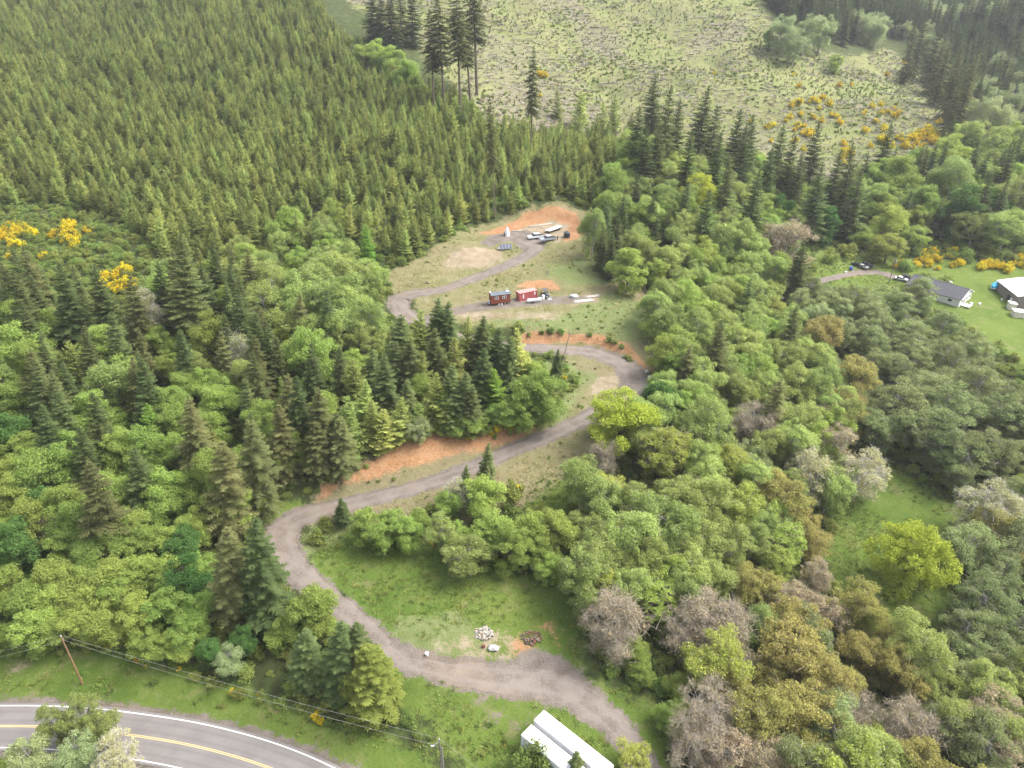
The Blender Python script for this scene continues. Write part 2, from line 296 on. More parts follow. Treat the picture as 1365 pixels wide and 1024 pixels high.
    out_principled(b, c, .95, .08, 0, hgt, .9, .5)
    return m
def gravel_material(name):
    m, t = mat(name); b = NT(t); pos = b.n('ShaderNodeNewGeometry').outputs['Position']; c, nz = gravel_color(b, pos)
    at = b.n('ShaderNodeAttribute', attribute_name='across').outputs['Fac']     # 0 centre, 1 edge: wheel tracks and the middle strip
    tr = b.math('MULTIPLY', b.step(b.math('ADD', b.math('ABSOLUTE', b.math('SUBTRACT', at, .48)), b.math('MULTIPLY', b.math('SUBTRACT', b.noise(pos, .6, 4), .5), .5)), .26, .04), .4)
    c = b.mix(tr, c, (0.171, 0.149, 0.138))
    wd = b.math('MULTIPLY', b.step(b.math('ADD', b.math('SUBTRACT', at, .95), b.math('MULTIPLY', b.math('SUBTRACT', b.noise(pos, 1.2, 4), .5), .7)), -.05, .15), .7)
    c = b.mix(wd, c, (0.181, 0.158, 0.094))
    out_principled(b, c, .95, .1, 0, nz, .4, .08); return m
def asphalt_material():
    m, t = mat('asphalt'); b = NT(t); pos = b.n('ShaderNodeNewGeometry').outputs['Position']
    n1 = b.noise(pos, .25, 5); n2 = b.noise(pos, 8, 3, .7); at = b.n('ShaderNodeAttribute', attribute_name='across').outputs['Fac']
    c = b.mix(b.step(n1, .3, .7), (0.120, 0.110, 0.108), (0.148, 0.136, 0.131)); c = b.mix(b.math('MULTIPLY', b.step(n2, .4, .7), .3), c, (0.192, 0.177, 0.169))
    tr = b.math('MULTIPLY', b.step(b.math('ABSOLUTE', b.math('SUBTRACT', b.math('ABSOLUTE', b.math('SUBTRACT', at, .42)), .19)), .09, .02), .35)
    c = b.mix(tr, c, (0.099, 0.090, 0.088)); out_principled(b, c, .85, .25, 0, n2, .2, .02); return m
def paint(name, c):
    m, t = mat(name); b = NT(t); pos = b.n('ShaderNodeNewGeometry').outputs['Position']
    out_principled(b, b.mix(b.math('MULTIPLY', b.step(b.noise(pos, 5, 5, .7), .5, .75), .6), c, (.3, .28, .26)), .7, .2); return m
LEAFK = 1.95         # reflected and transmitted light together
def leaf(name, ca, cb, trans=.3, hue=.02, val=.18):
    m, t = mat(name); b = NT(t)
    oi = b.n('ShaderNodeObjectInfo').outputs['Random']; at = b.n('ShaderNodeAttribute', attribute_name='tint').outputs['Fac']
    ca = tuple(x * LEAFK for x in ca); cb = tuple(x * LEAFK for x in cb)
    c = b.mix(at, ca, cb); h = b.n('ShaderNodeHueSaturation'); b.l(c, h.inputs['Color'])
    b.l(b.math('ADD', b.math('MULTIPLY', b.math('SUBTRACT', oi, .5), hue * 2), .5), h.inputs['Hue'])
    r2 = b.math('FRACT', b.math('MULTIPLY', oi, 17.3)); b.l(b.math('ADD', b.math('MULTIPLY', b.math('SUBTRACT', r2, .5), val * 2), 1.0), h.inputs['Value'])
    d = b.n('ShaderNodeBsdfDiffuse'); tr = b.n('ShaderNodeBsdfTranslucent'); mx_ = b.n('ShaderNodeMixShader'); o = b.n('ShaderNodeOutputMaterial')
    mx_.inputs[0].default_value = trans + .18; b.l(h.outputs[0], d.inputs[0]); b.l(h.outputs[0], tr.inputs[0]); b.l(d.outputs[0], mx_.inputs[1]); b.l(tr.outputs[0], mx_.inputs[2]); b.l(mx_.outputs[0], o.inputs[0]); return m

# ------------------------------------------------------------------ mesh helpers
def fast_mesh(name, V, F, k, mats=(), tint=None, mi=None, smooth=False):   # F: (m,k) faces
    me = bpy.data.meshes.new(name); V = np.asarray(V, np.float32); F = np.asarray(F, np.int32); m = len(F)
    me.vertices.add(len(V)); me.vertices.foreach_set('co', V.ravel()); me.loops.add(m * k); me.loops.foreach_set('vertex_index', F.ravel())
    me.polygons.add(m); me.polygons.foreach_set('loop_start', np.arange(m, dtype=np.int32) * k); me.polygons.foreach_set('loop_total', np.full(m, k, np.int32))
    if mi is not None: me.polygons.foreach_set('material_index', np.asarray(mi, np.int32))
    if smooth: me.polygons.foreach_set('use_smooth', np.ones(m, bool))
    for x in mats: me.materials.append(x)
    if tint is not None: a = me.attributes.new('tint', 'FLOAT', 'POINT'); a.data.foreach_set('value', np.asarray(tint, np.float32))
    me.update(calc_edges=True); return me
def link(name, data, parent=None, loc=None, rz=None):
    o = bpy.data.objects.new(name, data); col.objects.link(o)
    if parent is not None: o.parent = parent
    if loc is not None: o.location = [float(v) for v in loc]
    if rz is not None: o.rotation_euler = (0, 0, rz)
    return o
def tag(o, label, cat, group=None):
    o['label'] = label; o['category'] = cat
    if group: o['group'] = group
    return o
def thing(name, label, cat, loc, rz=0.0, group=None):
    o = link(name, None, None, loc, rz); o.empty_display_size = .5; return tag(o, label, cat, group)
class MB:
    def __init__(s): s.b = bmesh.new()
    def box(s, c, d, rot=None, bev=0.0):
        r = bmesh.ops.create_cube(s.b, size=1.0); vs = r['verts']
        M = Matrix.Translation(c) @ (rot or Matrix()) @ Matrix.Diagonal((*d, 1)); bmesh.ops.transform(s.b, matrix=M, verts=vs)
        if bev: bmesh.ops.bevel(s.b, geom=list({e for v in vs for e in v.link_edges}), offset=bev, segments=1, affect='EDGES')
        return s
    def cyl(s, p0, p1, r0, r1=None, seg=10):
        p0 = Vector(p0); p1 = Vector(p1); d = p1 - p0
        M = Matrix.Translation((p0 + p1) / 2) @ d.to_track_quat('Z', 'Y').to_matrix().to_4x4()
        bmesh.ops.create_cone(s.b, cap_ends=True, segments=seg, radius1=r0, radius2=r0 if r1 is None else r1, depth=d.length, matrix=M); return s
    def prism(s, prof, y0, y1, axis='Y'):       # profile (x,z) swept along y
        a = [s.b.verts.new((x, y0, z)) for x, z in prof]; c = [s.b.verts.new((x, y1, z)) for x, z in prof]; k = len(prof)
        s.b.faces.new(a); s.b.faces.new(c[::-1])
        for i in range(k): s.b.faces.new((a[i - 1], c[i - 1], c[i], a[i]))
        return s
    def poly(s, pts): s.b.faces.new([s.b.verts.new(p) for p in pts]); return s
    def ico(s, c, r, sub=1, noise=0.0, sc=(1, 1, 1)):
        q = bmesh.ops.create_icosphere(s.b, subdivisions=sub, radius=1.0)
        for v in q['verts']:
            f = r * (1 + random.uniform(-noise, noise)); v.co = Vector((v.co.x * sc[0] * f, v.co.y * sc[1] * f, v.co.z * sc[2] * f)) + Vector(c)
        return s
    def mesh(s, name, m=None):
        bmesh.ops.recalc_face_normals(s.b, faces=s.b.faces); me = bpy.data.meshes.new(name); s.b.to_mesh(me); s.b.free()
        if m: me.materials.append(m)
        return me
    def build(s, name, m, parent=None, loc=None, rz=None): return link(name, s.mesh(name, m), parent, loc, rz)

# ------------------------------------------------------------------ ground sheet
ny, nx = GX.shape
idx = np.arange(nx * ny).reshape(ny, nx)
F = np.stack([idx[:-1, :-1], idx[:-1, 1:], idx[1:, 1:], idx[1:, :-1]], -1).reshape(-1, 4)
gm = fast_mesh('ground', np.stack([GX, GY, Z], -1).reshape(-1, 3), F, 4, [ground_material()], smooth=True)
for nm, ch in (('za', (zdry, zlush, zsoil, zgrav)), ('zb', (zclear, ztan, zmow, zslash))):
    a = gm.attributes.new(nm, 'FLOAT_COLOR', 'POINT'); a.data.foreach_set('color', np.stack(ch, -1).astype(np.float32).ravel())
ground = link('ground', gm); ground['kind'] = 'structure'

# ------------------------------------------------------------------ roads
def ribbon(name, pth, m, lift, half=None, off=0.0, wob=0.0, ncross=9, parent=None):
    d = np.gradient(pth[:, :2], axis=0); d /= np.linalg.norm(d, axis=1)[:, None]; nrm = np.stack([d[:, 1], -d[:, 0]], 1)
    L = len(pth); V = []; AC = []
    for k in range(ncross):
        u = -1 + 2 * k / (ncross - 1); hw = pth[:, 3] / 2 if half is None else np.full(L, half)
        jl = (fbm(pth[:, 0] + 200 * (u > 0), pth[:, 1], 2.6, 3) - .5) * wob * 2 * abs(u) ** 3
        xy = pth[:, :2] + nrm * (off + u * (hw + jl))[:, None]
        z = pth[:, 2] if wob == 0 else np.maximum(pth[:, 2], 0 * pth[:, 2] - 99)
        V.append(np.column_stack([xy, z + lift - (.16 * (abs(u) > .99) + .02 * u * u) * (half is None and wob > 0)])); AC.append(np.full(L, abs(u)))
    V = np.stack(V, 1).reshape(-1, 3); AC = np.stack(AC, 1).ravel(); ii = np.arange(L * ncross).reshape(L, ncross)
    F = np.stack([ii[:-1, :-1], ii[:-1, 1:], ii[1:, 1:], ii[1:, :-1]], -1).reshape(-1, 4)
    me = fast_mesh(name, V, F, 4, [m], smooth=True); a = me.attributes.new('across', 'FLOAT', 'POINT'); a.data.foreach_set('value', AC.astype(np.float32))
    return link(name, me, parent)
def resample(p, st):
    s = np.concatenate([[0], np.cumsum(np.linalg.norm(np.diff(p[:, :2], axis=0), axis=1))]); q = np.arange(0, s[-1], st)
    return np.column_stack([np.interp(q, s, p[:, k]) for k in range(p.shape[1])])
hw = ribbon('highway', resample(HIGHWAY, .8), asphalt_material(), .03); hw['kind'] = 'structure'
WH = paint('white_road_paint', (.66, .66, .64)); YE = paint('yellow_road_paint', (.50, .36, .15))
for o_ in (-3.85, 3.85): ribbon('edge_line', resample(HIGHWAY, .8), WH, .036, .085, o_, 0, 2, hw)
for o_ in (-.13, .13): ribbon('centre_line', resample(HIGHWAY, .8), YE, .036, .06, o_, 0, 2, hw)
GRV = gravel_material('gravel')
dr = ribbon('driveway', resample(DRIVE, .4), GRV, .035, None, 0, .55); dr['kind'] = 'structure'
ln = ribbon('lane', resample(LANE, .5), GRV, .035, None, 0, .4); ln['kind'] = 'structure'

# ------------------------------------------------------------------ tree prototypes
BARK = simple('bark', (.115, .092, .072), .95, .05, 0, .35, 3); PALEBARK = simple('pale_bark', (.30, .28, .26), .95, .05, 0, .3, 3)
def tube_arrays(segs, k=5):         # list of (p0,p1,r0,r1) -> verts, quads
    V = []; F = []
    for p0, p1, r0, r1 in segs:
        p0 = np.array(p0, float); p1 = np.array(p1, float); d = p1 - p0; d /= max(np.linalg.norm(d), 1e-6)
        a = np.cross(d, (0.31, .95, .05) if abs(d[1]) < .9 else (1, 0, 0)); a /= np.linalg.norm(a); b = np.cross(d, a); o = len(V)
        for p, r in ((p0, r0), (p1, r1)):
            for i in range(k): V.append(p + r * (a * math.cos(6.2832 * i / k) + b * math.sin(6.2832 * i / k)))
        for i in range(k): F.append((o + i, o + (i + 1) % k, o + k + (i + 1) % k, o + k + i))
    return np.array(V), np.array(F)
def tube_mesh(name, segs, m, k=5): V, F = tube_arrays(segs, k); return fast_mesh(name, V, F, 4, [m], smooth=True)
def norm(a): return a / np.maximum(np.linalg.norm(a, axis=-1, keepdims=True), 1e-9)
def leaf_quads(r, C, N, s, narrow=.62):
    n = len(C); T = norm(np.cross(N, norm(r.normal(size=(n, 3))))); B = np.cross(N, T); s = s[:, None]
    V = np.stack([C + T * s - N * s * .22, C + B * s * narrow, C - T * s - N * s * .22, C - B * s * narrow], 1).reshape(-1, 3)
    return V, np.arange(4 * n).reshape(n, 4)
def broad(name, seed, h, w, m, bark, nl=90, lr=.1, nleaf=120, s=.2, base=.1, flat=.85, dom=5, twig=0, twm=None, gap=0.0, narrow=.62, soft=.9):
    # several boughs, each a dome of small leaf clumps, so that the outline is uneven and the inside open
    r = np.random.default_rng(seed); D = []
    for i in range(dom):
        a = 6.2832 * i / max(dom - 1, 1) + r.normal() * .4; q = 0 if i == 0 else r.uniform(.4, .62); zt = h * (1.0 if i == 0 else r.uniform(.62, .95)); rd = w * (.3 if i == 0 else r.uniform(.2, .3))
        D.append((q * w / 2 * math.cos(a), q * w / 2 * math.sin(a), zt - rd * r.uniform(.9, 1.3), rd, zt))
    C = []; R = []; tries = 0
    while len(C) < nl and tries < 6000:
        tries += 1; dx, dy, cz, rd, zt = D[int(r.integers(dom))]; d = norm(r.normal(size=3)); rr = r.uniform(.25, 1) ** .45; low = d[2] < -.15
        if low:
            zf = r.random() ** .8; z = h * base + (cz - h * base) * zf; az = r.random() * 6.2832; q = np.array((dx * (.55 + .45 * zf) + math.cos(az) * rd * rr * (.75 + .3 * zf), dy * (.55 + .45 * zf) + math.sin(az) * rd * rr * (.75 + .3 * zf), z))
        else: q = np.array((dx + d[0] * rd * rr, dy + d[1] * rd * rr, cz + d[2] * (zt - cz) * rr))
        sz = lr * w * float(np.exp(r.normal() * .28))
        if all((q[0] - c[0]) ** 2 + (q[1] - c[1]) ** 2 + (q[2] - c[2]) ** 2 > (.7 * lr * w) ** 2 for c in C): C.append(q); R.append(sz)
    C = np.array(C); R = np.array(R); cz = h * .5
    segs = [((0, 0, -.6), (0, 0, h * .25), w * .03, w * .022)]
    for dx, dy, z, rd, zt in D:
        st = np.array((0, 0, h * .22)); mid = np.array((dx * .5, dy * .5, h * .25 + (z - h * .25) * .5)); e = np.array((dx, dy, z)); segs += [(st, mid, w * .018, w * .013), (mid, e, w * .013, w * .007)]
        for k in r.permutation(len(C))[:60]:
            c = C[k]
            if np.linalg.norm(c - e) < rd * 1.1 and len(segs) < 60: segs.append((mid + (e - mid) * r.random(), c, w * .005, w * .0022))
    P = []; N = []
    for c, rd in zip(C, R):
        k = int(nleaf * (rd / (lr * w)) ** 2); g = r.normal(size=(k, 3)); g[:, 2] += .3; d = norm(g); sh = .35 + .75 * r.random(k) ** .7
        P.append(c + d * (rd * sh)[:, None] * np.array((1.1, 1.1, flat))); N.append(norm(d * .55 + r.normal(size=(k, 3)) * soft * .6 + np.array((0, 0, .55))))
    P = np.concatenate(P); N = np.concatenate(N)
    if gap: keep = fbm(P[:, 0] + P[:, 2] * .7 + seed * 9, P[:, 1] - P[:, 2] * .6, 1.3, 2) > gap; P = P[keep]; N = N[keep]
    S = s * np.exp(r.normal(size=len(P)) * .3); V, Fq = leaf_quads(r, P, N, S, narrow); tn = np.repeat(np.clip(r.normal(.5, .25, len(P)), 0, 1), 4)
    mats = [m]; mi = np.zeros(len(Fq), int)
    if twig:
        k = twig; ci = r.integers(0, len(C), k); d = norm(r.normal(size=(k, 3)) + np.array((0, 0, .5))); ln = r.uniform(.5, 1.5, k) * R[ci]; p0 = C[ci] + r.normal(size=(k, 3)) * (R[ci] * .45)[:, None]; p1 = p0 + d * ln[:, None]
        sd = norm(np.cross(d, r.normal(size=(k, 3)))) * r.uniform(.012, .03, k)[:, None]; o = len(V)
        V = np.concatenate([V, np.stack([p0 - sd, p0 + sd, p1 + sd * .4, p1 - sd * .4], 1).reshape(-1, 3)]); Fq = np.concatenate([Fq, o + np.arange(4 * k).reshape(k, 4)])
        tn = np.concatenate([tn, np.full(4 * k, .5)]); mi = np.concatenate([mi, np.ones(k, int)]); mats.append(twm)
    return tube_mesh('trunk', segs, bark), fast_mesh('crown', V, Fq, 4, mats, tn, mi), h, w
def conifer(name, seed, h, w, m, bark, bare=.06, whorl=.55, nb=7, st=5, up=.25, droop=.25, power=.85, dead=0, wide=.13, ragged=.2, irregular=0.0):
    r = np.random.default_rng(seed); V = []; F = []; T = []
    def tri(a, b, c, t0, t1): o = len(V); V.extend((a, b, c)); F.append((o, o + 1, o + 2)); T.extend((t0, t0, t1))
    z = h * bare; phase = 0.0
    while z < h * .985:
        f = (z / h - bare) / (1 - bare); L0 = w / 2 * max(.04, (1 - f) ** power) * (1 - .25 * math.exp(-f * 9))
        if irregular and r.random() < irregular * .4: z += whorl * .8; continue
        n = max(4, int(nb * (1 - .35 * f))); phase += r.random() * 3
        for i in range(n):
            if irregular and r.random() < irregular: continue
            L = L0 * r.uniform(1 - ragged * 1.6, 1 + ragged); az = phase + 6.2832 * i / n + r.normal() * .18; zz = z + r.normal() * whorl * .3
            ca, sa = math.cos(az), math.sin(az); el = up * (1 + 1.2 * f) - droop * (1 - f) + r.normal() * .08
            o = np.array((ca, sa, 0)); side = np.array((-sa, ca, 0)); tb = r.uniform(.0, .4)
            def sp(q): return np.array((0, 0, zz)) + o * (L * q) + np.array((0, 0, L * (math.tan(el) * q - .28 * droop * q * q + .16 * up * q ** 3)))
            k = max(3, int(round(st * (.5 + .5 * L / (w / 2)))))
            for j in range(k):
                q = .16 + .8 * (j + r.random() * .5) / k; p = sp(q); q2 = sp(min(1, q + .22)); ln = (L * (1.02 - q) * .42 + .22 + .05 * L) * r.uniform(.75, 1.2); wd = max(.10, wide * L * (1.15 - .55 * q))
                for sg in (-1, 1):
                    tip = p + (side * sg * .86 + o * .62) * ln + np.array((0, 0, -.16 * ln + r.normal() * .1 * ln)); b1 = p + o * wd; b0 = p - o * wd * .55 + np.array((0, 0, -.05 * ln))
                    tri(b0, b1, tip, tb, min(1, tb + .35 + .2 * r.random()))
                if j % 2 == 0: hg = np.array((0, 0, -(.22 * ln + .25))); tri(p - o * wd * 1.2, p + o * wd * 1.5, p + hg + o * wd * .4, tb, min(1, tb + .2))
            p = sp(.78); e = sp(1.06); sd = side * wide * L * .55; tri(p - sd, p + sd, e, tb, min(1, tb + .5))
        z += whorl * r.uniform(.8, 1.2) * (1.1 - .35 * f)
    e = np.array((0, 0, h)); 
    for a in range(3): d = np.array((math.cos(a * 2.1), math.sin(a * 2.1), 0)) * .13; tri(np.array((0, 0, h * .955)) + d, np.array((0, 0, h * .955)) - d, e, .4, .8)
    rb = max(.1, h * .0125); segs = [((0, 0, -.8), (0, 0, h * .45), rb, rb * .62), ((0, 0, h * .45), (0, 0, h * .97), rb * .62, .03)]
    for i in range(dead):
        zz = h * (bare * .25 + bare * .8 * r.random()); az = r.random() * 6.28; L = r.uniform(.8, 2.4); p1 = np.array((math.cos(az) * L, math.sin(az) * L, zz - .25 * L)); segs.append(((0, 0, zz), p1, .05, .015))
    return tube_mesh('trunk', segs, bark, 6), fast_mesh('crown', V, F, 3, [m], T), h, w

LM = dict(
 F=leaf('fir_needles', (.034, .050, .019), (.102, .122, .044), .2, .015, .25),
 K=leaf('brown_fir_needles', (.042, .047, .018), (.108, .112, .044), .15, .015, .22),
 Y=leaf('young_fir_needles', (.080, .103, .030), (.255, .280, .084), .32, .02, .34),
 C=leaf('golden_conifer_needles', (.058, .080, .018), (.132, .152, .036), .2, .012, .15),
 J=leaf('fresh_conifer_needles', (.070, .125, .022), (.130, .200, .035), .25, .012, .15),
 M=leaf('maple_leaves', (.097, .139, .031), (.198, .242, .066), .36, .016, .2),
 D=leaf('dark_maple_leaves', (.030, .066, .018), (.070, .125, .034), .3, .012, .15),
 E=leaf('yellow_green_leaves', (.132, .162, .020), (.238, .260, .044), .35, .008, .08),
 A=leaf('alder_leaves', (.100, .136, .036), (.208, .244, .080), .34, .013, .2),
 R=leaf('creek_alder_leaves', (.074, .099, .037), (.162, .187, .078), .3, .013, .2),
 W=leaf('pale_willow_leaves', (.110, .145, .060), (.205, .235, .110), .3, .012, .12),
 N=leaf('yellowing_maple_leaves', (.112, .148, .028), (.222, .248, .062), .32, .018, .14),
 G=leaf('ochre_spring_leaves', (.120, .116, .032), (.215, .200, .066), .3, .014, .14),
 T=leaf('tan_bud_leaves', (.130, .105, .060), (.235, .200, .120), .25, .016, .16),
 B=leaf('grey_brown_buds', (.110, .088, .052), (.180, .148, .088), .2, .014, .16),
 P=leaf('lichen_tree_leaves', (.140, .150, .060), (.260, .255, .130), .3, .014, .14),
 S=leaf('broom_flowers', (.34, .25, .006), (.48, .37, .014), .2, .012, .14), SG=leaf('broom_green', (.05, .07, .02), (.10, .12, .035), .2, .01, .15),
 U=leaf('shrub_leaves', (.070, .096, .024), (.150, .178, .050), .3, .025, .25))
TW_G = simple('grey_twigs', (.29, .255, .20), .95, .05); TW_W = simple('lichen_twigs', (.42, .40, .36), .95, .05); TW_B = simple('brown_twigs', (.20, .16, .12), .95, .05)
PROTO = {}
for q in range(4):
    PROTO.setdefault('F', []).append(conifer('fir', 10 + q, 26, 10, LM['F'], BARK, .04, .8, 9, 8, .2, .42, .66, 0, .13, .24))
    PROTO.setdefault('K', []).append(conifer('fir', 20 + q, 27, 10.5, LM['K'], BARK, .06, .85, 9, 8, .16, .5, .64, 6, .125, .3, .05))
    PROTO.setdefault('Y', []).append(conifer('young_fir', 30 + q, 12, 6.2, LM['Y'], BARK, .03, .62, 7, 6, .36, .2, .66 + .05 * q, 0, .17, .26))
    PROTO.setdefault('L', []).append(conifer('tall_fir', 40 + q, 42, 10, LM['K'], BARK, .44, .75, 9, 7, .1, .5, .45, 26, .14, .35, .1))
    PROTO.setdefault('M', []).append(broad('maple', 50 + q, 15, 11, LM['M'], BARK, 105, .092, 190, .155, .06, .85, 5 + q % 3))
    PROTO.setdefault('A', []).append(broad('alder', 60 + q, 16, 10, LM['A'], PALEBARK, 120, .082, 170, .125, .08, 1.1, 5 + q % 3, 900, TW_G))
    PROTO.setdefault('R', []).append(broad('alder', 70 + q, 16, 12, LM['R'], PALEBARK, 115, .085, 175, .14, .08, .55, 6, 1500, TW_G, .25))
    PROTO.setdefault('N', []).append(broad('maple', 100 + q, 15, 11, LM['N'], BARK, 100, .088, 170, .145, .08, .85, 5 + q % 2, 1500, TW_G, .33))
for q in range(3):
    PROTO.setdefault('C', []).append(conifer('cedar', 80 + q, 17, 8.4, LM['C'], BARK, .03, .55, 9, 8, .2, .35, .58, 0, .16, .22))
    PROTO.setdefault('J', []).append(conifer('fresh_conifer', 84 + q, 13, 6.4, LM['J'], BARK, .03, .6, 7, 6, .35, .2, .7, 0, .16, .25))
    PROTO.setdefault('D', []).append(broad('maple', 90 + q, 15, 10, LM['D'], BARK, 105, .092, 190, .15, .05, .85, 5))
    PROTO.setdefault('E', []).append(broad('maple', 95 + q, 14, 11.5, LM['E'], BARK, 120, .085, 190, .135, .05, .85, 7))
    PROTO.setdefault('W', []).append(broad('willow', 110 + q, 15, 10, LM['W'], PALEBARK, 110, .08, 130, .13, .06, 1.2, 5, 900, TW_G))
    PROTO.setdefault('G', []).append(broad('oak', 120 + q, 16, 11, LM['G'], BARK, 105, .085, 160, .135, .08, .9, 6, 2200, TW_B, .28))
    PROTO.setdefault('T', []).append(broad('ash', 130 + q, 15, 10.5, LM['T'], PALEBARK, 100, .085, 90, .14, .08, .9, 6, 4200, TW_G, .32))
    PROTO.setdefault('B', []).append(broad('bare_tree', 140 + q, 14, 10, LM['B'], PALEBARK, 95, .09, 45, .12, .08, .95, 6, 6500, TW_G, .38))
    PROTO.setdefault('P', []).append(broad('lichen_maple', 150 + q, 15, 10.5, LM['P'], PALEBARK, 100, .085, 85, .16, .08, .8, 6, 4200, TW_W, .36))
    PROTO.setdefault('U', []).append(broad('shrub', 160 + q, 3.0, 4.0, LM['U'], BARK, 26, .16, 60, .15, .0, .8, 4))
    PROTO.setdefault('S', []).append(broad('broom', 170 + q, 2.2, 3.0, LM['S'], BARK, 26, .13, 42, .1, .0, 1.0, 5, 900, LM['SG'], .3))
NAMES = dict(F='fir_tree', K='fir_tree', Y='young_fir_tree', L='tall_fir_tree', C='cedar_tree', J='young_conifer', M='maple_tree', D='maple_tree', E='maple_tree', N='maple_tree', A='alder_tree', R='alder_tree', W='willow_tree', G='oak_tree', T='ash_tree', B='bare_tree', P='lichen_tree', U='shrub', S='broom_shrub')
LOOK = dict(F='dark green mature fir', K='brownish olive fir with drooping limbs', Y='young green fir with light tips', L='tall fir with bare lower trunk', C='golden green bushy cedar', J='fresh light green conifer',
 M='bright green leafy maple', D='dark green rounded maple', E='vivid yellow green maple', N='yellowish green maple', A='soft grey green alder', R='layered grey green alder', W='pale green feathery willow', G='ochre brown budding oak',
 T='tan budding ash', B='bare grey twiggy tree', P='pale lichen covered maple', U='low green shrub', S='yellow flowering broom shrub')
RATIO = dict(F=2.35, K=2.15, Y=2.0, L=4.5, C=1.9, J=1.9, M=1.25, D=1.4, E=1.15, N=1.25, A=1.45, R=1.15, W=1.35, G=1.3, T=1.3, B=1.35, P=1.3, U=.75, S=.75)
def scatter(pl, sp, jit=.4, keepd=0.0):
    x0, y0 = pl.min(0); x1, y1 = pl.max(0); X, Y = np.meshgrid(np.arange(x0, x1, sp), np.arange(y0, y1, sp)); X = X + (np.arange(X.shape[0]) % 2)[:, None] * sp / 2
    X = X + rng.normal(size=X.shape) * sp * jit * .5; Y = Y + rng.normal(size=X.shape) * sp * jit * .5; m = inside(pl, X, Y); X, Y = X[m], Y[m]
    if keepd and placed:
        pp = np.array(placed); ok = np.ones(len(X), bool)
        for i in range(0, len(X), 2000):
            d = np.hypot(X[i:i + 2000, None] - pp[None, :, 0], Y[i:i + 2000, None] - pp[None, :, 1]) - pp[None, :, 2] * keepd; ok[i:i + 2000] = d.min(1) > 0
        X, Y = X[ok], Y[ok]
    return np.column_stack([X, Y, H(X, Y) - .15])
placed = []          # x, y, crown radius
def plant(kind, base, h, w, where, rz=None, lean=0.0, size=''):
    tr, cr, ph, pw = PROTO[kind][int(rng.integers(len(PROTO[kind])))]
    lab = size + LOOK[kind] + ' ' + where
    e = thing(NAMES[kind], lab, 'shrub' if kind in 'US' else 'tree', base, float(rng.random() * 6.28) if rz is None else rz, lab)
    dl = rad(4.5) if kind in 'FKY' and base[0] < 0 else 0.0          # hillside firs swept a little downhill
    if lean or dl:
        e.rotation_mode = 'QUATERNION'; e.rotation_quaternion = Quaternion((0, 1, 0), dl + float(rng.normal() * lean)) @ Quaternion((1, 0, 0), float(rng.normal() * lean)) @ Quaternion((0, 0, 1), e.rotation_euler[2])
    sx = w / pw; e.scale = (sx * float(rng.uniform(.93, 1.07)), sx, h / ph)
    link('stem' if kind in 'US' else 'trunk', tr, e); link('foliage' if kind in 'US' else 'crown', cr, e)
    placed.append((base[0], base[1], w / 2)); return e
canopy = []; FILLPX = 36.0     # canopy trees smaller than this in the photo are not told apart
HCAP = dict(F=38, K=40, Y=19, L=60, C=20, J=16, U=6, S=3.2)
def plant_all(where, todo):      # a stand: how big a tree is among its own kind goes into its label
    for kind in dict.fromkeys(t[0] for t in todo):
        ws = sorted(t[3] for t in todo if t[0] == kind); n = len(ws)
        for k, b, h, wm in todo:
            if k != kind: continue
            i = ws.index(wm); size = '' if n < 4 else 'small ' if i < n / 3 else 'large ' if i >= 2 * n / 3 else 'medium '
            plant(kind, b, h, wm, where, None, .025, size)
def stand(where, lst, fill=None):
    todo = []
    for row in lst:
        kind, items = row[0], row[1]
        for it in items:
            px, py, wp = it[:3]; rt = it[3] if len(it) > 3 else RATIO[kind]
            b, t = solve_top(px, py, hpx=wp * rt)
            h = wp * rt * t / FOC; wm = wp * t / FOC * 1.08
            cap = HCAP.get(kind, 24)
            if h > cap: h = cap; b, t = solve_top(px, py, hm=h); wm = min(wp * t / FOC, h / 1.0)
            todo.append((kind, b, h, wm))
    if fill:                     # trees seen only as canopy between the surveyed ones
        pts, sp, kinds, keep = fill; bases = np.array([(t[1][0], t[1][1], t[3] / 2) for t in todo] + placed)
        X = scatter(poly(pts), sp, .6)
        for p in X:
            if (np.hypot(bases[:, 0] - p[0], bases[:, 1] - p[1]) - bases[:, 2] * keep).min() < 0: continue
            if max(H_open(p), 0) > .3: continue
            kind = kinds[int(rng.integers(len(kinds)))]; tall = {'F': 20, 'K': 22, 'Y': 12}.get(kind, 12.5) * float(rng.uniform(.75, 1.2)); p[2] = H(p[0], p[1])
            wm = tall / {'F': 2.5, 'K': 2.4, 'Y': 2.1}.get(kind, 1.35); qx, qy, qd = project(p + np.array((0, 0, tall * .8)))
            if kind in 'MARDN' and (qx < -15 or qx > 1380 or qy < -15 or qy > 1040 or wm * FOC / qd < FILLPX): canopy.append((kind, p, tall, wm)); placed.append((p[0], p[1], wm / 2))
            else: todo.append((kind, p, tall, wm))
    plant_all(where, todo)
open_ = mx(mx(mx(zlush, zdry), mx(zgrav, zsoil)), mx(zclear, ztan)); road = np.minimum(np.minimum(DIST[0], DIST[1]), np.minimum(DIST[2], DIST[3]))
def sample(A, p):
    i = np.clip(np.searchsorted(gx, p[:, 0]) - 1, 0, nx - 1); k = np.clip(np.searchsorted(gy, p[:, 1]) - 1, 0, ny - 1); return A[k, i]
def H_open(p): q = np.array([p]); return 1.0 if sample(road, q)[0] < 3 else float(sample(open_, q)[0])
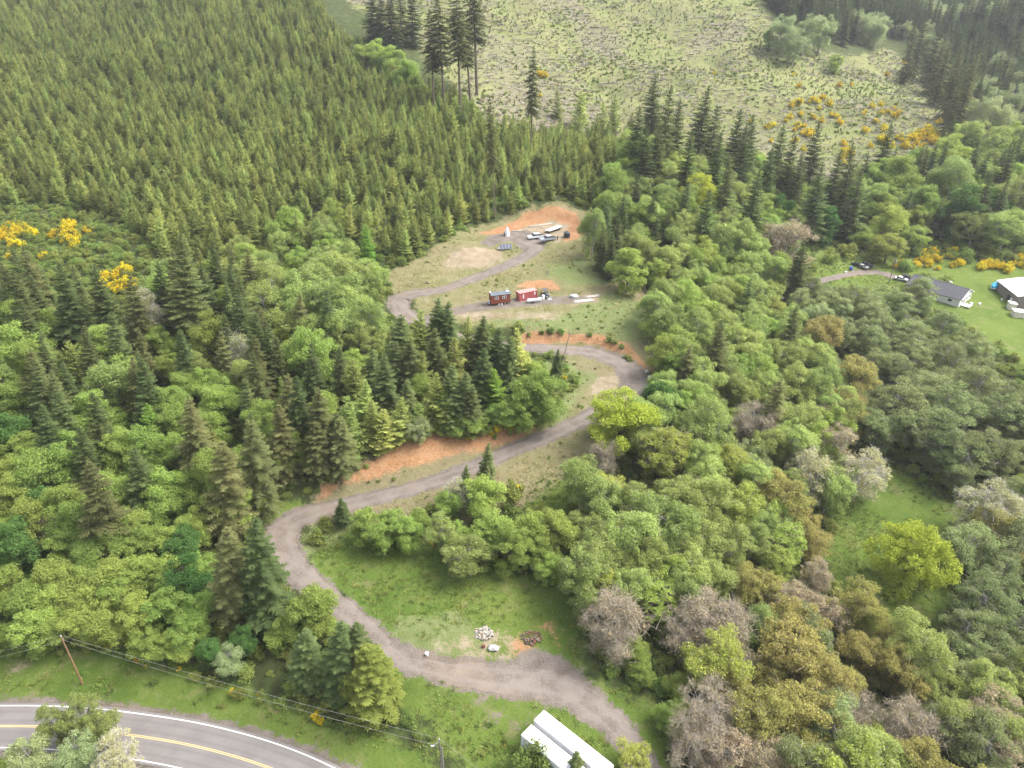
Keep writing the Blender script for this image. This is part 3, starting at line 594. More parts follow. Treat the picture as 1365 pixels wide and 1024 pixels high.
stand('in mixed wood below the plantation', [
 ('F', [(62,347,64),(7,360,60),(115,353,58),(218,312,76),(297,350,46),(308,370,56),(329,418,52),(350,430,46),(135,414,56),(98,434,56),(56,492,48),(64,518,52),(177,478,58),(232,440,46),(108,522,56),(44,542,56),(91,570,52),(165,596,56),(445,462,44),(262,350,46),(30,480,54),(200,350,44),(20,400,50)]),
 ('K', [(27,465,56),(238,530,72),(108,617,84),(281,590,74),(323,556,72),(357,542,58),(414,519,60),(414,560,54,1.7),(445,556,54,1.7),(375,500,50)]),
 ('Y', [(84,455,46),(116,566,42),(150,440,40),(250,395,42)]), ('J', [(194,540,44)]),
 ('M', [(270,418,56,1.6),(408,440,66,1.5),(385,455,46),(148,545,44),(236,500,46),(283,520,54),(330,520,38),(219,470,38),(270,490,46),(388,580,44),(411,605,26),(340,640,40),(313,645,56),(20,432,74),(10,515,60),(20,580,58),(365,590,44),(300,500,40)]),
 ('A', [(135,480,68),(330,480,50),(250,470,46),(45,455,46),(5,480,46)]), ('B', [(140,500,44)]), ('P', [(185,388,50,1.7),(315,452,44,1.7)])],
 ([(-80,470),(0,430),(100,425),(180,465),(230,440),(300,400),(340,400),(350,470),(440,470),(450,560),(420,640),(330,660),(250,600),(120,640),(40,590),(-80,600)], 6.0, 'FFFYMMK', .75))
stand('in the thicket beside the conifer plantation edge', [
 ('A', [(357,352,68),(398,358,68),(425,345,58),(345,380,66),(405,398,58),(445,370,64),(452,400,58),(463,343,52),(487,347,44),(460,377,58),(484,397,56),(457,417,48),(430,290,42),(455,318,44),(370,410,56),(430,420,54),(482,430,44),(500,418,36)]), ('J', [(487,300,30)])],
 ([(210,420),(300,365),(400,318),(440,305),(490,345),(505,400),(440,460),(340,450),(250,440)], 6.5, 'AAMY', .8))
stand('in the dense thicket above the highway bank', [
 ('M', [(44,600,66),(10,635,60),(77,655,58),(209,632,66),(243,635,50),(272,662,52),(203,650,58),(165,680,60),(221,703,52),(188,703,54),(246,692,46),(79,712,52),(68,655,54),(30,677,60),(140,698,60),(109,723,56),(178,744,54),(228,748,54),(147,750,60),(56,756,66),(84,755,60),(34,781,62),(67,785,56),(111,781,58),(145,764,54),(175,798,56),(216,747,54),(219,788,58),(243,825,50),(190,842,44),(100,815,50),(34,815,58),(135,820,50),(8,760,60),(5,700,50),(258,790,48),(60,830,44),(10,835,44),(262,740,44),(230,845,40),(-20,800,60),(-30,700,70)]),
 ('B', [(62,690,36),(3,722,34)]), ('W', [(303,865,42,1.0)]), ('D', [(322,838,36),(275,855,34)])],
 ([(-120,640),(40,620),(250,640),(330,690),(300,780),(260,850),(100,845),(-120,860)], 6.5, 'MMMD', .8))
stand('between the highway and lower driveway', [
 ('K', [(282,702,78,2.3)]), ('F', [(325,694,88,2.2)]), ('F', [(394,838,60,1.9),(445,828,76,1.8),(466,832,72,1.7)]), ('M', [(416,787,66,1.2),(376,828,44,1.1)]), ('C', [(487,868,92,1.35)]), ('P', [(312,778,30,1.6)])])
stand('overhanging the curve of the highway', [('P', [(150,982,56,1.4)]), ('A', [(98,932,44,2.0),(62,948,42,1.9),(128,960,44,1.6)]), ('W', [(30,992,60,1.3),(95,985,56,1.3)])])
stand('in the conifer grove inside the driveway bend', [
 ('F', [(524,417,56,1.9),(578,396,48,1.9),(592,402,48,1.9),(635,419,48,1.9),(654,434,48,1.9),(676,448,48,1.9),(575,438,46,1.9),(536,502,40,1.9),(506,476,48,1.9),(489,465,44,1.9),(592,485,52,1.9),(615,495,46,1.9),(624,515,44,1.7),(443,549,46,1.75),(540,450,46,1.9),(640,465,46,1.9),(520,455,44,1.9)]),
 ('Y', [(556,414,44,1.75),(617,422,48,1.75),(688,437,54,1.75),(558,468,40,1.75),(465,478,52,1.75),(575,498,50,1.75),(453,529,56,1.75),(600,450,46,1.75),(480,505,46,1.75),(528,529,48,1.45),(489,532,48,1.6),(507,549,46,1.4),(555,539,40,1.25),(545,556,34,1.0)]), ('C', [(588,515,48,1.4)]), ('J', [(659,492,42,1.6)]),
 ('M', [(560,500,34,1.2),(602,520,30,1.2),(640,500,30,1.3),(530,470,30,1.3),(716,495,68),(690,525,48),(708,485,38),(622,555,42,.75),(470,465,36),(668,540,38,.9),(640,555,34,.75),(610,558,34,.75)]), ('W', [(558,559,36,1.1)])])
stand('standing alone beside the leaning pole', [('F', [(743,465,20)])])
stand('on the verge at the outside of the lower bend', [('F', [(453,664,26,1.7)])])
stand('in the clump below the middle driveway', [
 ('F', [(645,593,34),(617,620,28)]), ('P', [(612,640,40)]), ('M', [(642,640,54),(600,655,36)]),('U', [(683,643,30,.9),(575,672,24,.9)])])
stand('along the top of the lower meadow', [
 ('M', [(487,683,44),(505,700,38),(538,690,44),(558,680,32),(606,698,32),(656,685,54),(683,705,58),(706,685,54),(740,687,58),(733,740,40),(520,680,36),(720,720,44)]), ('A', [(625,722,60,1.05),(588,692,44)])])
stand('beside the upper bend of the driveway', [('E', [(828,522,90,1.05)]), ('D', [(885,510,54)])])
EASTW = 'between the driveway and the creek'
stand(EASTW, [
 ('A', [(777,606,68,1.5),(836,683,84),(882,668,78),(938,648,78),(986,705,60),(778,735,74),(815,712,68),(923,738,58),(953,742,58),(945,528,74),(1067,488,54),(1065,540,58),(1060,560,62),(940,592,60),(898,690,60),(860,720,60),(900,720,50),(770,690,40)]),
 ('N', [(810,633,56),(890,572,72),(938,592,62),(976,592,58),(1000,650,64),(1032,663,54),(1050,700,60),(805,764,58,1.2),(892,745,64),(875,780,58),(867,658,40),(975,660,50),(1040,730,50),(850,765,50),(915,590,50)]),
 ('B', [(812,588,44),(820,795,92,1.2),(912,820,58),(948,790,82),(980,815,78),(1009,540,58)]),
 ('G', [(1006,757,54),(1027,770,50),(1030,630,58),(1052,648,68),(1090,705,46),(1075,680,44)]), ('T', [(1062,790,50),(1100,797,60),(1057,783,52),(1093,750,44)]),
 ('W', [(1004,587,48),(994,870,46,1.0)]), ('P', [(1083,602,62),(1086,613,62),(1157,600,66)]),
 ('K', [(922,460,40),(960,435,50),(1042,503,56),(950,607,28)]),
 ('M', [(907,436,50),(996,440,44),(991,475,44),(1019,473,48),(890,498,38),(901,940,48,1.1),(908,907,38,1.1),(850,860,44,1.0),(855,890,34,1.0)])],
 ([(890,480),(1000,430),(1080,470),(1120,560),(1100,640),(1110,760),(1000,830),(880,860),(830,860),(790,800),(770,700),(830,640),(860,560)], 6.5, 'AAMA', .78))
stand('between the upper pad and the neighbouring lane', [
 ('M', [(847,186,50),(817,225,44),(856,265,24),(860,305,28),(840,334,48),(943,316,40),(946,368,40),(912,375,48),(940,400,52),(880,420,36),(1000,432,42),(1029,425,38),(880,345,36)]), ('E', [(937,229,50,1.4)]),
 ('A', [(890,240,34),(919,294,34),(986,290,56),(1009,312,52),(968,307,42),(905,323,38),(870,318,38),(890,368,44),(910,359,38),(977,352,38),(1011,368,38),(958,372,46),(793,275,34,2.2),(930,345,38),(875,385,44),(895,410,44),(960,410,44),(850,300,30),(1030,340,40)]),
 ('F', [(943,251,44),(833,262,30),(824,289,30),(874,258,30),(810,262,30),(815,310,28),(1004,370,38),(969,425,44),(1075,320,40),(1061,405,42),(805,300,28,2.3),(850,230,32),(895,275,32),(915,240,34)]),
 ('T', [(1054,294,78,1.1)]), ('D', [(1047,258,40),(1105,276,38)]), ('N', [(1112,250,24),(905,330,36),(1035,395,36)])],
 ([(800,290),(850,220),(1000,230),(1080,280),(1060,400),(1000,440),(900,440),(870,400),(840,360),(805,340)], 6.5, 'AAMMA', .78))
stand('at the foot of the logged slope', [
 ('F', [(853,140,46,2.4),(875,97,56,2.4),(905,130,46,2.4),(940,113,56,2.4),(955,140,48,2.4),(985,143,51,2.4),(1005,150,46,2.4),(1047,163,56,2.4),(1095,165,46,2.4),(1145,190,53,2.4),(1190,165,41,2.4),(1100,215,48,2.4),(960,173,46,2.4),(975,205,48,2.4),(1011,227,51,2.4),(878,160,43,2.4),(920,175,46,2.4),(1030,195,43,2.4),(1070,205,41,2.4),(1150,225,43,2.4),(890,112,48,2.4),(995,165,48,2.4),(1058,180,48,2.4),(1120,200,43,2.4),(865,165,43,2.4)]), ('Y', [(745,118,19,2.0),(775,120,31,2.0),(805,135,29,2.0),(820,128,31,2.0),(795,150,26,2.0),(840,150,29,2.0)])])
stand('on the bank behind the pale house', [
 ('M', [(1210,209,54),(1178,213,48),(1270,178,44),(1292,170,40),(1235,245,44),(1192,277,46),(1105,240,26)]), ('A', [(1317,163,54),(1285,209,56),(1306,284,48,1.0),(1349,284,58,.95),(1160,240,40),(1260,215,40),(1365,230,50)]), ('D', [(1295,248,52),(1330,250,40)]), ('F', [(1352,190,38),(1324,231,38),(1310,185,30)]), ('N', [(1189,312,42,1.0),(1224,302,38,1.0),(1150,300,34,1.0)]),
 ('U', [(1110,330,30),(1135,325,26),(1165,330,30),(1290,330,34),(1330,325,34),(1210,345,22),(1235,362,26),(1265,368,24)])],
 ([(1130,260),(1270,200),(1400,180),(1450,300),(1380,335),(1260,315),(1190,320),(1120,300)], 7, 'AMMF', .8))
stand('in the creek wood below the neighbouring house', [
 ('R', [(1085,370,36,1.2),(1068,384,38,1.2),(1226,374,38,1.2),(1108,376,34,1.1),(1146,379,54),(1171,393,54),(1189,380,54),(1238,372,46),(1110,386,48),(1210,443,46),(1164,468,50),(1189,471,46),(1235,432,58),(1264,418,54),(1270,457,58),(1299,443,54),(1235,496,76),(1200,510,76),(1270,514,76),(1317,493,68),(1342,525,68),(1253,542,76),(1288,553,84),(1342,570,76),(1180,540,64),(1130,425,44),(1215,405,48),(1160,425,48),(1220,470,50),(1300,590,70)]),
 ('W', [(1093,404,40),(1120,400,36)]), ('G', [(1146,478,60),(1107,422,58),(1129,535,50),(1140,520,50)]), ('T', [(1121,570,58),(1120,540,50)]), ('A', [(1083,489,54),(1068,542,52)])],
 ([(1080,465),(1130,455),(1220,465),(1290,505),(1360,545),(1440,590),(1420,640),(1290,650),(1220,610),(1170,580),(1110,540)], 7, 'RRR', .75))
stand('standing in the small creek meadow', [('E', [(1232,698,96,1.2)])])
stand('in woods around the small creek meadow', [
 ('R', [(1306,701,78),(1341,744,70),(1324,780,78),(1299,818,74),(1335,830,70),(1288,893,70),(1306,850,60),(1375,700,80),(1370,800,80),(1345,880,70)]), ('P', [(1324,642,74),(1350,660,60)]), ('A', [(1221,850,40),(1250,900,56),(1300,940,70)]), ('M', [(1249,865,34)]), ('N', [(1164,822,50),(1185,830,30)]),
 ('G', [(1157,850,58),(1207,865,68),(1235,900,60),(1065,843,94),(1029,886,60),(1079,921,90),(1100,870,60),(1130,900,60)]), ('B', [(1143,928,60),(1221,939,74),(951,925,78),(933,965,70)]), ('N', [(1182,985,60),(1000,940,44)]), ('G', [(1040,930,60),(1093,978,70)]), ('T', [(1022,992,70),(980,985,70),(1342,980,70),(1335,928,80)]), ('R', [(1270,953,80)])],
 ([(900,930),(1000,860),(1110,840),(1250,880),(1300,700),(1450,650),(1450,1100),(920,1100)], 6.5, 'RNAG', .78))
stand('in front of the parked white trailers', [('U', [(722,1000,44,1.1),(692,1006,40,1.1)]), ('F', [(770,1000,36,2.0)]), ('N', [(842,1004,44,.9)])])
stand('on the small ridge above the plantation', [('L', [(572,10,34,4.0),(586,-8,36,4.2),(608,-25,40,4.2),(632,-45,46,4.3),(624,20,30,3.6)]), ('F', [(490,-30,34),(515,-28,36),(530,-20,32),(545,-25,34),(500,-15,30)]), ('M', [(500,52,34),(520,60,36),(540,80,36),(555,100,28),(475,60,26)]) ])
stand('rising out of the young plantation', [('L', [(709,58,24,6.5),(658,126,20,8.5)])])
stand('dividing the logged slope from far wood', [('K', [(1238,20,26,3.2),(1256,28,28,3.2),(1262,40,26,3.2),(1270,46,32,3),(1285,60,34,3),(1306,64,34,2.8),(1295,90,32,2.8),(1280,110,30,2.4),(1225,30,24,3.2)])])
stand('along the ridge at the top of the logged slope', [('W', [(1050,18,44),(1079,21,44),(1100,18,42),(1065,35,36),(1150,14,30),(1175,20,30)]), ('M',[(1028,40,18),(1115,72,20)])])
stand('beyond the row of firs on the far valley side', [('W', [(1342,71,50),(1320,100,44),(1360,110,44),(1335,130,44),(1375,90,50),(1310,130,36)]), ('F', [(1350,60,34),(1362,40,34)])])

# broom in flower, each bush a thing
def bushes(kind, where, pts):
    for px, py, wp in pts:
        b = G(px, py); t = project(b)[2]; wm = wp * t / FOC; plant(kind, b, wm * RATIO[kind], wm, where)
j = lambda cx, cy, sx, sy, n, w0, w1: [(cx + float(rng.normal()) * sx, cy + float(rng.normal()) * sy, float(rng.uniform(w0, w1))) for _ in range(n)]
bushes('S', 'in the clearing at the foot of the plantation', j(22,315,14,8,18,9,19) + j(92,318,9,12,15,9,19) + j(162,380,14,8,20,10,20) + j(262,352,12,5,4,9,13) + [(60,345,12),(12,345,10)])
bushes('S', 'at the lower edge of the logged slope', j(1238,185,13,5,26,9,15) + j(1210,192,8,4,8,8,13) + j(1175,190,6,8,8,8,12) + j(1128,212,5,12,10,7,11) + j(1085,160,18,14,14,7,11) + j(1180,150,20,14,10,6,10))
bushes('S', 'scattered over the logged slope', [(1063,141,13.5),(1056,144,10.8),(1083,138,12.2),(1096,134,10.8),(1106,142,12.2),(1052,158,9.5),(1076,182,13.5),(1070,180,10.8),(1080,180,12.2),(1118,166,12.2),(1114,157,8.1),(1152,178,12.2),(1166,165,9.5),(1196,157,13.5),(1024,172,10.8),(1030,170,9.5),(1028,191,8.1),(1065,118,9.5),(1119,116,9.5),(1058,102,6.8),(725,105,12.2),(718,100,10.8),(720,130,6.8),(1135,115,6.8),(952,100,6.8),(1182,102,8.1),(1205,85,8.1),(1000,165,8.1)])
bushes('S', 'on the bank above the neighbouring lane', j(1245,347,26,5,26,8,14) + j(1330,356,20,4,24,8,14) + [(1175,322,8),(1160,330,7),(1220,325,7)])
bushes('S', 'at the grove edge above the orange bank', [(662,576,14),(672,570,13),(680,573,10),(655,582,9),(625,587,9),(751,507,9),(648,524,8)])
bushes('S', 'at the foot of the thicket above the highway', [(145,862,14),(152,857,12),(132,858,9),(183,884,9),(212,868,9),(250,880,11),(240,893,8),(310,925,12),(345,928,7),(420,960,15),(428,966,12),(195,890,6)])
bushes('S', 'in the shade of the lower driveway trees', [(690,655,11),(838,658,10),(575,725,9)])

# ------------------------------------------------------------------ countless growth: plantation beyond the counted firs, far wood, undergrowth, slash
pcol = bpy.data.collections.new('prototypes')
def gn_stuff(name, protos, pts, scl, rot, label, cat, pick):
    c = bpy.data.collections.new(name + '_source')
    for i, me in enumerate(protos): c.objects.link(bpy.data.objects.new('%s_source_%02d' % (name, i), me))
    me = bpy.data.meshes.new(name); me.vertices.add(len(pts)); me.vertices.foreach_set('co', np.asarray(pts, np.float32).ravel())
    for an, ty, dt in (('scl', 'FLOAT_VECTOR', scl), ('rot', 'FLOAT_VECTOR', rot)):
        a = me.attributes.new(an, ty, 'POINT'); a.data.foreach_set('vector', np.asarray(dt, np.float32).ravel())
    a = me.attributes.new('pick', 'INT', 'POINT'); a.data.foreach_set('value', np.asarray(pick, np.int32)); me.update()
    o = link(name, me); o['kind'] = 'stuff'; tag(o, label, cat)
    g = bpy.data.node_groups.new(name, 'GeometryNodeTree'); g.interface.new_socket('Geometry', in_out='INPUT', socket_type='NodeSocketGeometry'); g.interface.new_socket('Geometry', in_out='OUTPUT', socket_type='NodeSocketGeometry')
    N = g.nodes.new; i_ = N('NodeGroupInput'); o_ = N('NodeGroupOutput'); ci = N('GeometryNodeCollectionInfo'); ci.inputs['Collection'].default_value = c; ci.inputs['Separate Children'].default_value = True; ci.inputs['Reset Children'].default_value = True
    ip = N('GeometryNodeInstanceOnPoints'); ip.inputs['Pick Instance'].default_value = True
    def att(nm, ty): x = N('GeometryNodeInputNamedAttribute'); x.data_type = ty; x.inputs[0].default_value = nm; return x.outputs[0]
    L = g.links.new; L(i_.outputs[0], ip.inputs['Points']); L(ci.outputs[0], ip.inputs['Instance']); L(att('pick', 'INT'), ip.inputs['Instance Index']); L(att('rot', 'FLOAT_VECTOR'), ip.inputs['Rotation']); L(att('scl', 'FLOAT_VECTOR'), ip.inputs['Scale']); L(ip.outputs[0], o_.inputs[0])
    md = o.modifiers.new('scatter', 'NODES'); md.node_group = g; return o
def joined(pr):                    # trunk and crown of a prototype as one mesh
    b = bmesh.new(); b.from_mesh(pr[0]); nf = len(b.faces); b.from_mesh(pr[1])
    me = bpy.data.meshes.new('source'); b.faces.ensure_lookup_table()
    for f in list(b.faces)[nf:]: f.material_index += 1
    b.to_mesh(me); b.free(); me.materials.append(pr[0].materials[0])
    for m in pr[1].materials: me.materials.append(m)
    return me
PLANT = [(-260,330),(-200,300),(-60,285),(0,278),(60,276),(130,285),(175,318),(235,352),(300,350),(340,335),(390,310),(425,285),(450,300),(485,335),(518,358),(560,338),(620,304),(655,292),(745,266),(795,275),(800,240),(835,215),(800,185),(735,178),(660,178),(640,165),(560,128),(500,85),(440,40),(405,-5),(380,-45),(0,-50),(-300,-50)]
pl = poly(PLANT); pts = scatter(pl, 4.0, .85, .5)
hgt = (rng.normal(8.9, 1.7, len(pts)) + (fbm(pts[:, 0], pts[:, 1], 40, 3) - .5) * 5).clip(5, 15); px, py, dep = project(pts + np.array((0, 0, 5)))
vis = (px > -10) & (px < 1375) & (py > -10) & (py < 1030); order = np.argsort(np.where(vis, dep, 1e6))
near = set(order[:290].tolist())
wh = 'packed in rows in the hillside conifer plantation'
for i in order[:290]: plant('Y', pts[i], hgt[i], hgt[i] / 1.6 * float(rng.uniform(.9, 1.12)), wh, None, .025)
rest = np.array([i for i in range(len(pts)) if i not in near])
ymesh = [joined(p) for p in PROTO['Y']] + [joined(p) for p in PROTO['F'][:1]]
def rest_scale(h, ph, pw, k): return np.column_stack([h / k / pw * rng.uniform(.9, 1.12, len(h)), h / k / pw * rng.uniform(.9, 1.12, len(h)), h / ph])
pk = rng.integers(0, 4, len(rest)); zr = np.array([(Quaternion((0, 1, 0), rad(4.5) + float(rng.normal() * .025)) @ Quaternion((1, 0, 0), float(rng.normal() * .025)) @ Quaternion((0, 0, 1), float(rng.random() * 6.28))).to_euler() for _ in rest])
gn_stuff('plantation_conifers', ymesh[:4], pts[rest], rest_scale(hgt[rest], 12, 6.2, 1.6), zr, 'mass of young plantation firs covering the upper hillside', 'forest', pk)
FAR = [(1015,-2),(1040,30),(1120,62),(1180,55),(1215,55),(1235,85),(1262,140),(1300,165),(1365,150),(1500,170),(1700,100),(1700,-40),(1300,-48),(1010,-48)]
pf = scatter(poly(FAR), 6.5, .5, .3); hf = rng.normal(21, 4, len(pf)).clip(10, 32)
gn_stuff('far_wood', [joined(p) for p in PROTO['F'][:3]] + [joined(p) for p in PROTO['W'][:2]], pf, np.column_stack([hf / 2.9 / 8.6, hf / 2.9 / 8.6, hf / 26]), np.column_stack([0 * hf, 0 * hf, rng.random(len(hf)) * 6.28]), 'dark mixed wood beyond the logged slope', 'forest', np.where((fbm(pf[:, 0], pf[:, 1], 60, 2) > .57), rng.integers(3, 5, len(pf)), rng.integers(0, 3, len(pf))))
# undergrowth wherever the woods stand
umesh = [joined(p) for p in PROTO['U']]
pu = scatter(np.array([(-190, 72), (210, 72), (330, 400), (-260, 400)], float), 2.6, .8)
px, py, dep = project(pu); ok = (sample(open_, pu) < .4) & (sample(road, pu) > 2.0) & (px > -60) & (px < 1430) & (py > 120) & (~inside(pl, pu[:, 0], pu[:, 1]) | (rng.random(len(pu)) < .7))
pu = pu[ok]; su = rng.uniform(.35, .95, len(pu))
gn_stuff('undergrowth', umesh, pu, np.column_stack([su, su, su * rng.uniform(.6, 1.2, len(pu))]), np.column_stack([0 * su, 0 * su, rng.random(len(pu)) * 6.28]), 'green undergrowth of bushes and ferns under the trees', 'undergrowth', rng.integers(0, 3, len(pu)))

ck = sorted({c[0] for c in canopy}); cm = [joined(PROTO[k][q]) for k in ck for q in range(3)]
gn_stuff('canopy_trees', cm, np.array([c[1] for c in canopy]), np.array([(c[3] / PROTO[c[0]][0][3], c[3] / PROTO[c[0]][0][3], c[2] / PROTO[c[0]][0][2]) for c in canopy]), np.array([(0, 0, rng.random() * 6.28) for c in canopy]), 'leafy canopy filling the woods between the larger crowns', 'woodland', np.array([ck.index(c[0]) * 3 + int(rng.integers(3)) for c in canopy]))
# ------------------------------------------------------------------ logged slope: slash, seedlings, logs, stumps
def stick_mesh(seed, k, m):
    r = np.random.default_rng(seed); sg = []
    for i in range(k):
        c = r.normal(size=3) * (.9, .9, .12); az = r.random() * 6.28; L = r.uniform(.5, 1.9); d = np.array((math.cos(az), math.sin(az), r.normal() * .15)) * L / 2; c[2] = abs(c[2]) + .1
        q = r.uniform(.04, .13); sg.append((c - d, c + d, q, q * .6))
    return tube_mesh('slash', sg, m, 3)
SLG = simple('weathered_wood', (.30, .275, .24), .95, .05, 0, .3, 2); SLB = simple('brown_slash', (.17, .135, .10), .95, .05, 0, .3, 2)
clear_pl = poly([(640,195),(640,150),(560,70),(470,10),(430,-40),(1010,-45),(1010,5),(1040,45),(1120,75),(1180,65),(1230,90),(1250,130),(1280,175),(1250,200),(1150,250),(1040,235),(900,205),(800,185),(700,195)])
ps = scatter(clear_pl, 2.4, 1.1); dens = np.maximum(.8 * sample(zslash, ps), .10 + .55 * (fbm(ps[:, 0], ps[:, 1], 30, 3) > .54)); ps = ps[rng.random(len(ps)) < dens]
ss = rng.uniform(.6, 1.7, len(ps))
gn_stuff('logging_slash', [stick_mesh(i, 9, SLG if i % 2 else SLB) for i in range(6)], ps + (0, 0, .15), np.column_stack([ss, ss, ss]), np.column_stack([0 * ss, 0 * ss, rng.random(len(ss)) * 6.28]), 'grey branches and slash littering the logged slope', 'slash', rng.integers(0, 6, len(ps)))
SEED = leaf('seedling_needles', (.085, .110, .032), (.170, .195, .070), .2, .03, .25)
sd = [joined(conifer('seedling', 300 + i, 1.6, 1.1, SEED, BARK, .02, .28, 5, 3, .5, .1, .8, 0, .3, .3)) for i in range(3)]
pd_ = scatter(clear_pl, 3.1, 1.1); k = rng.random(len(pd_)) < np.clip((fbm(pd_[:, 0] - 50, pd_[:, 1], 34, 3) - .34) * 3.2, .05, .8); pd_ = pd_[k]; sq = rng.uniform(.35, 1.0, len(pd_))
gn_stuff('planted_seedlings', sd, pd_ + (0, 0, .1), np.column_stack([sq * 1.25, sq * 1.25, sq]), np.column_stack([0 * sq, 0 * sq, rng.random(len(sq)) * 6.28]), 'small conifer seedlings dotted over the logged slope', 'seedlings', rng.integers(0, 3, len(pd_)))
pw = scatter(clear_pl, 3.4, .9); cw = fbm(pw[:, 0] + 90, pw[:, 1], 26, 3); k = rng.random(len(pw)) < np.clip((cw - .42) * 4, .03, .85); pw = pw[k]; sq = rng.uniform(.12, .75, len(pw)) ** 1.3
gn_stuff('slope_weeds', umesh, pw, np.column_stack([sq, sq, sq * .7]), np.column_stack([0 * sq, 0 * sq, rng.random(len(sq)) * 6.28]), 'low green weeds spread over the logged slope', 'weeds', rng.integers(0, 3, len(pw)))
def log_mesh(L, r):
    rr = np.random.default_rng(int(L * 100)); sg = []; p = np.array((-L / 2, 0, r)); n = 4
    for i in range(n):
        q = p + np.array((L / n, rr.normal() * .06, rr.normal() * .03)); sg.append((p, q, r * (1 - .12 * i), r * (1 - .12 * (i + 1)))); p = q
    for i in range(3): x = rr.uniform(-L * .4, L * .4); sg.append(((x, 0, r), (x + .4, rr.choice((-1, 1)) * .7, r + .4), r * .25, .03))
    return tube_mesh('log', sg, SLG, 6)
logm = [log_mesh(5 + 1.7 * i, .2 + .03 * i) for i in range(5)]
LOGS = [(655,75),(668,135),(690,120),(722,60),(735,150),(760,95),(742,30),(770,140),(790,158),(812,112),(838,92),(852,40),(870,105),(893,80),(900,150),(905,60),(925,95),(948,75),(962,150),(975,55),(990,120),(1012,95),(1035,70),(1050,150),(1080,100),(1098,170),(1120,135),(1148,150),(1165,100),(1180,125),(1205,140),(1222,110),(700,20),(830,15),(930,25)]
for i, (a, b) in enumerate(LOGS):
    p = G(a, b); o = link('fallen_log', logm[i % 5], None, p + (0, 0, .05), float(rng.random() * 6.28))
    g = (H(p[0] + 1, p[1]) - H(p[0] - 1, p[1])) / 2; o.rotation_euler = (0, 0, float(rng.normal() * .5)); o.rotation_euler[1] = -math.atan(float(g)) * math.cos(o.rotation_euler[2])
    tag(o, 'weathered grey log lying on the logged slope', 'log', 'logs on the logged slope')
stm = MB().cyl((0, 0, -.5), (0, 0, .75), .5, .4, 9).cyl((.3, 0, -.4), (.55, .1, .1), .22, .05, 5).cyl((-.2, .3, -.4), (-.3, .55, .1), .2, .05, 5).mesh('stump', simple('stump_wood', (.27, .21, .16), .95, .05, 0, .3, 4))
STUMPS = [(float(rng.uniform(660, 1000)), float(rng.uniform(25, 170))) for _ in range(40)] + [(float(rng.uniform(1000, 1230)), float(rng.uniform(85, 190))) for _ in range(30)]
for a, b in STUMPS:
    p = G(a, b); tag(link('tree_stump', stm, None, p, float(rng.random() * 6)), 'cut brown tree stump on the logged slope', 'stump', 'stumps on the logged slope')
# grass tufts and weeds on the open ground near by
def tuft_mesh(seed, m, k=16, hh=.35):
    r = np.random.default_rng(seed); V = []; F = []; T = []
    for i in range(k):
        az = r.random() * 6.28; b = np.array((*(r.normal(size=2) * .16), 0)); d = np.array((math.cos(az), math.sin(az), 0)); sd_ = np.array((-d[1], d[0], 0)) * .05; o = len(V); t = r.random()
        V += [b - sd_, b + sd_, b + d * r.uniform(.08, .3) + np.array((0, 0, hh * r.uniform(.5, 1.2)))]; F.append((o, o + 1, o + 2)); T += [t, t, t]
    return fast_mesh('tuft', V, F, 3, [m], T)
GRL = leaf('lush_grass', (.050, .078, .016), (.150, .165, .050), .3, .04, .35); GRD = leaf('dry_grass', (.185, .172, .078), (.260, .232, .125), .35, .03, .15)
pg = scatter(np.array([(-110, 70), (130, 70), (150, 285), (-110, 285)], float), .85, .9); r_ = rng.random(len(pg)); cl = fbm(pg[:, 0], pg[:, 1], 9, 3)
bare = mx(mx(sample(zgrav, pg), sample(zsoil, pg)), sample(ztan, pg)); lu = (sample(zlush, pg) > .5) & (r_ < np.clip((cl - .36) * 3, .06, .9)) & (bare < .2); dy = (sample(zdry, pg) > .5) & ~lu & (r_ < np.clip((cl - .4) * 2, .04, .5)) & (bare < .3)
ok = (sample(road, pg) > .7); px, py, dp = project(pg); ok &= (px > -30) & (px < 1400)
for nm, m_, mm, lab in (('meadow_grass', lu & ok, GRL, 'green grass growing over the meadows and highway bank'), ('dry_grass', dy & ok, GRD, 'thin pale grass growing over the cleared slope')):
    p_ = pg[m_] + (0, 0, .12); q_ = rng.uniform(.5, 1.5, len(p_)); gn_stuff(nm, [tuft_mesh(500 + i, mm) for i in range(4)], p_, np.column_stack([q_ * 1.3, q_ * 1.3, q_]), np.column_stack([0 * q_, 0 * q_, rng.random(len(q_)) * 6.28]), lab, 'grass', rng.integers(0, 4, len(p_)))

pq = scatter(np.array([(-120, 68), (140, 68), (140, 285), (-120, 285)], float), 1.5, .9); cq = fbm(pq[:, 0] + 31, pq[:, 1] + 7, 11, 3); bq = mx(mx(sample(zgrav, pq), sample(zsoil, pq)), sample(ztan, pq))
kq = (mx(sample(zlush, pq), sample(zdry, pq) * .4) * np.clip((cq - .46) * 5, 0, .8) > rng.random(len(pq))) & (bq < .2) & (sample(road, pq) > 1.2); pq = pq[kq]; qs = rng.uniform(.06, .24, len(pq))
gn_stuff('meadow_weeds', umesh, pq, np.column_stack([qs * 1.2, qs * 1.2, qs]), np.column_stack([0 * qs, 0 * qs, rng.random(len(qs)) * 6.28]), 'small leafy weeds dotted through the meadows and banks', 'weeds', rng.integers(0, 3, len(pq)))
pr_ = scatter(np.array([(-70, 100), (60, 100), (60, 290), (-70, 290)], float), .75, 1.0); kr = (sample(zsoil, pr_) > .5) & (rng.random(len(pr_)) < .35) & (sample(road, pr_) > .3); pr_ = pr_[kr]; qr = rng.uniform(.12, .5, len(pr_)) ** 1.2
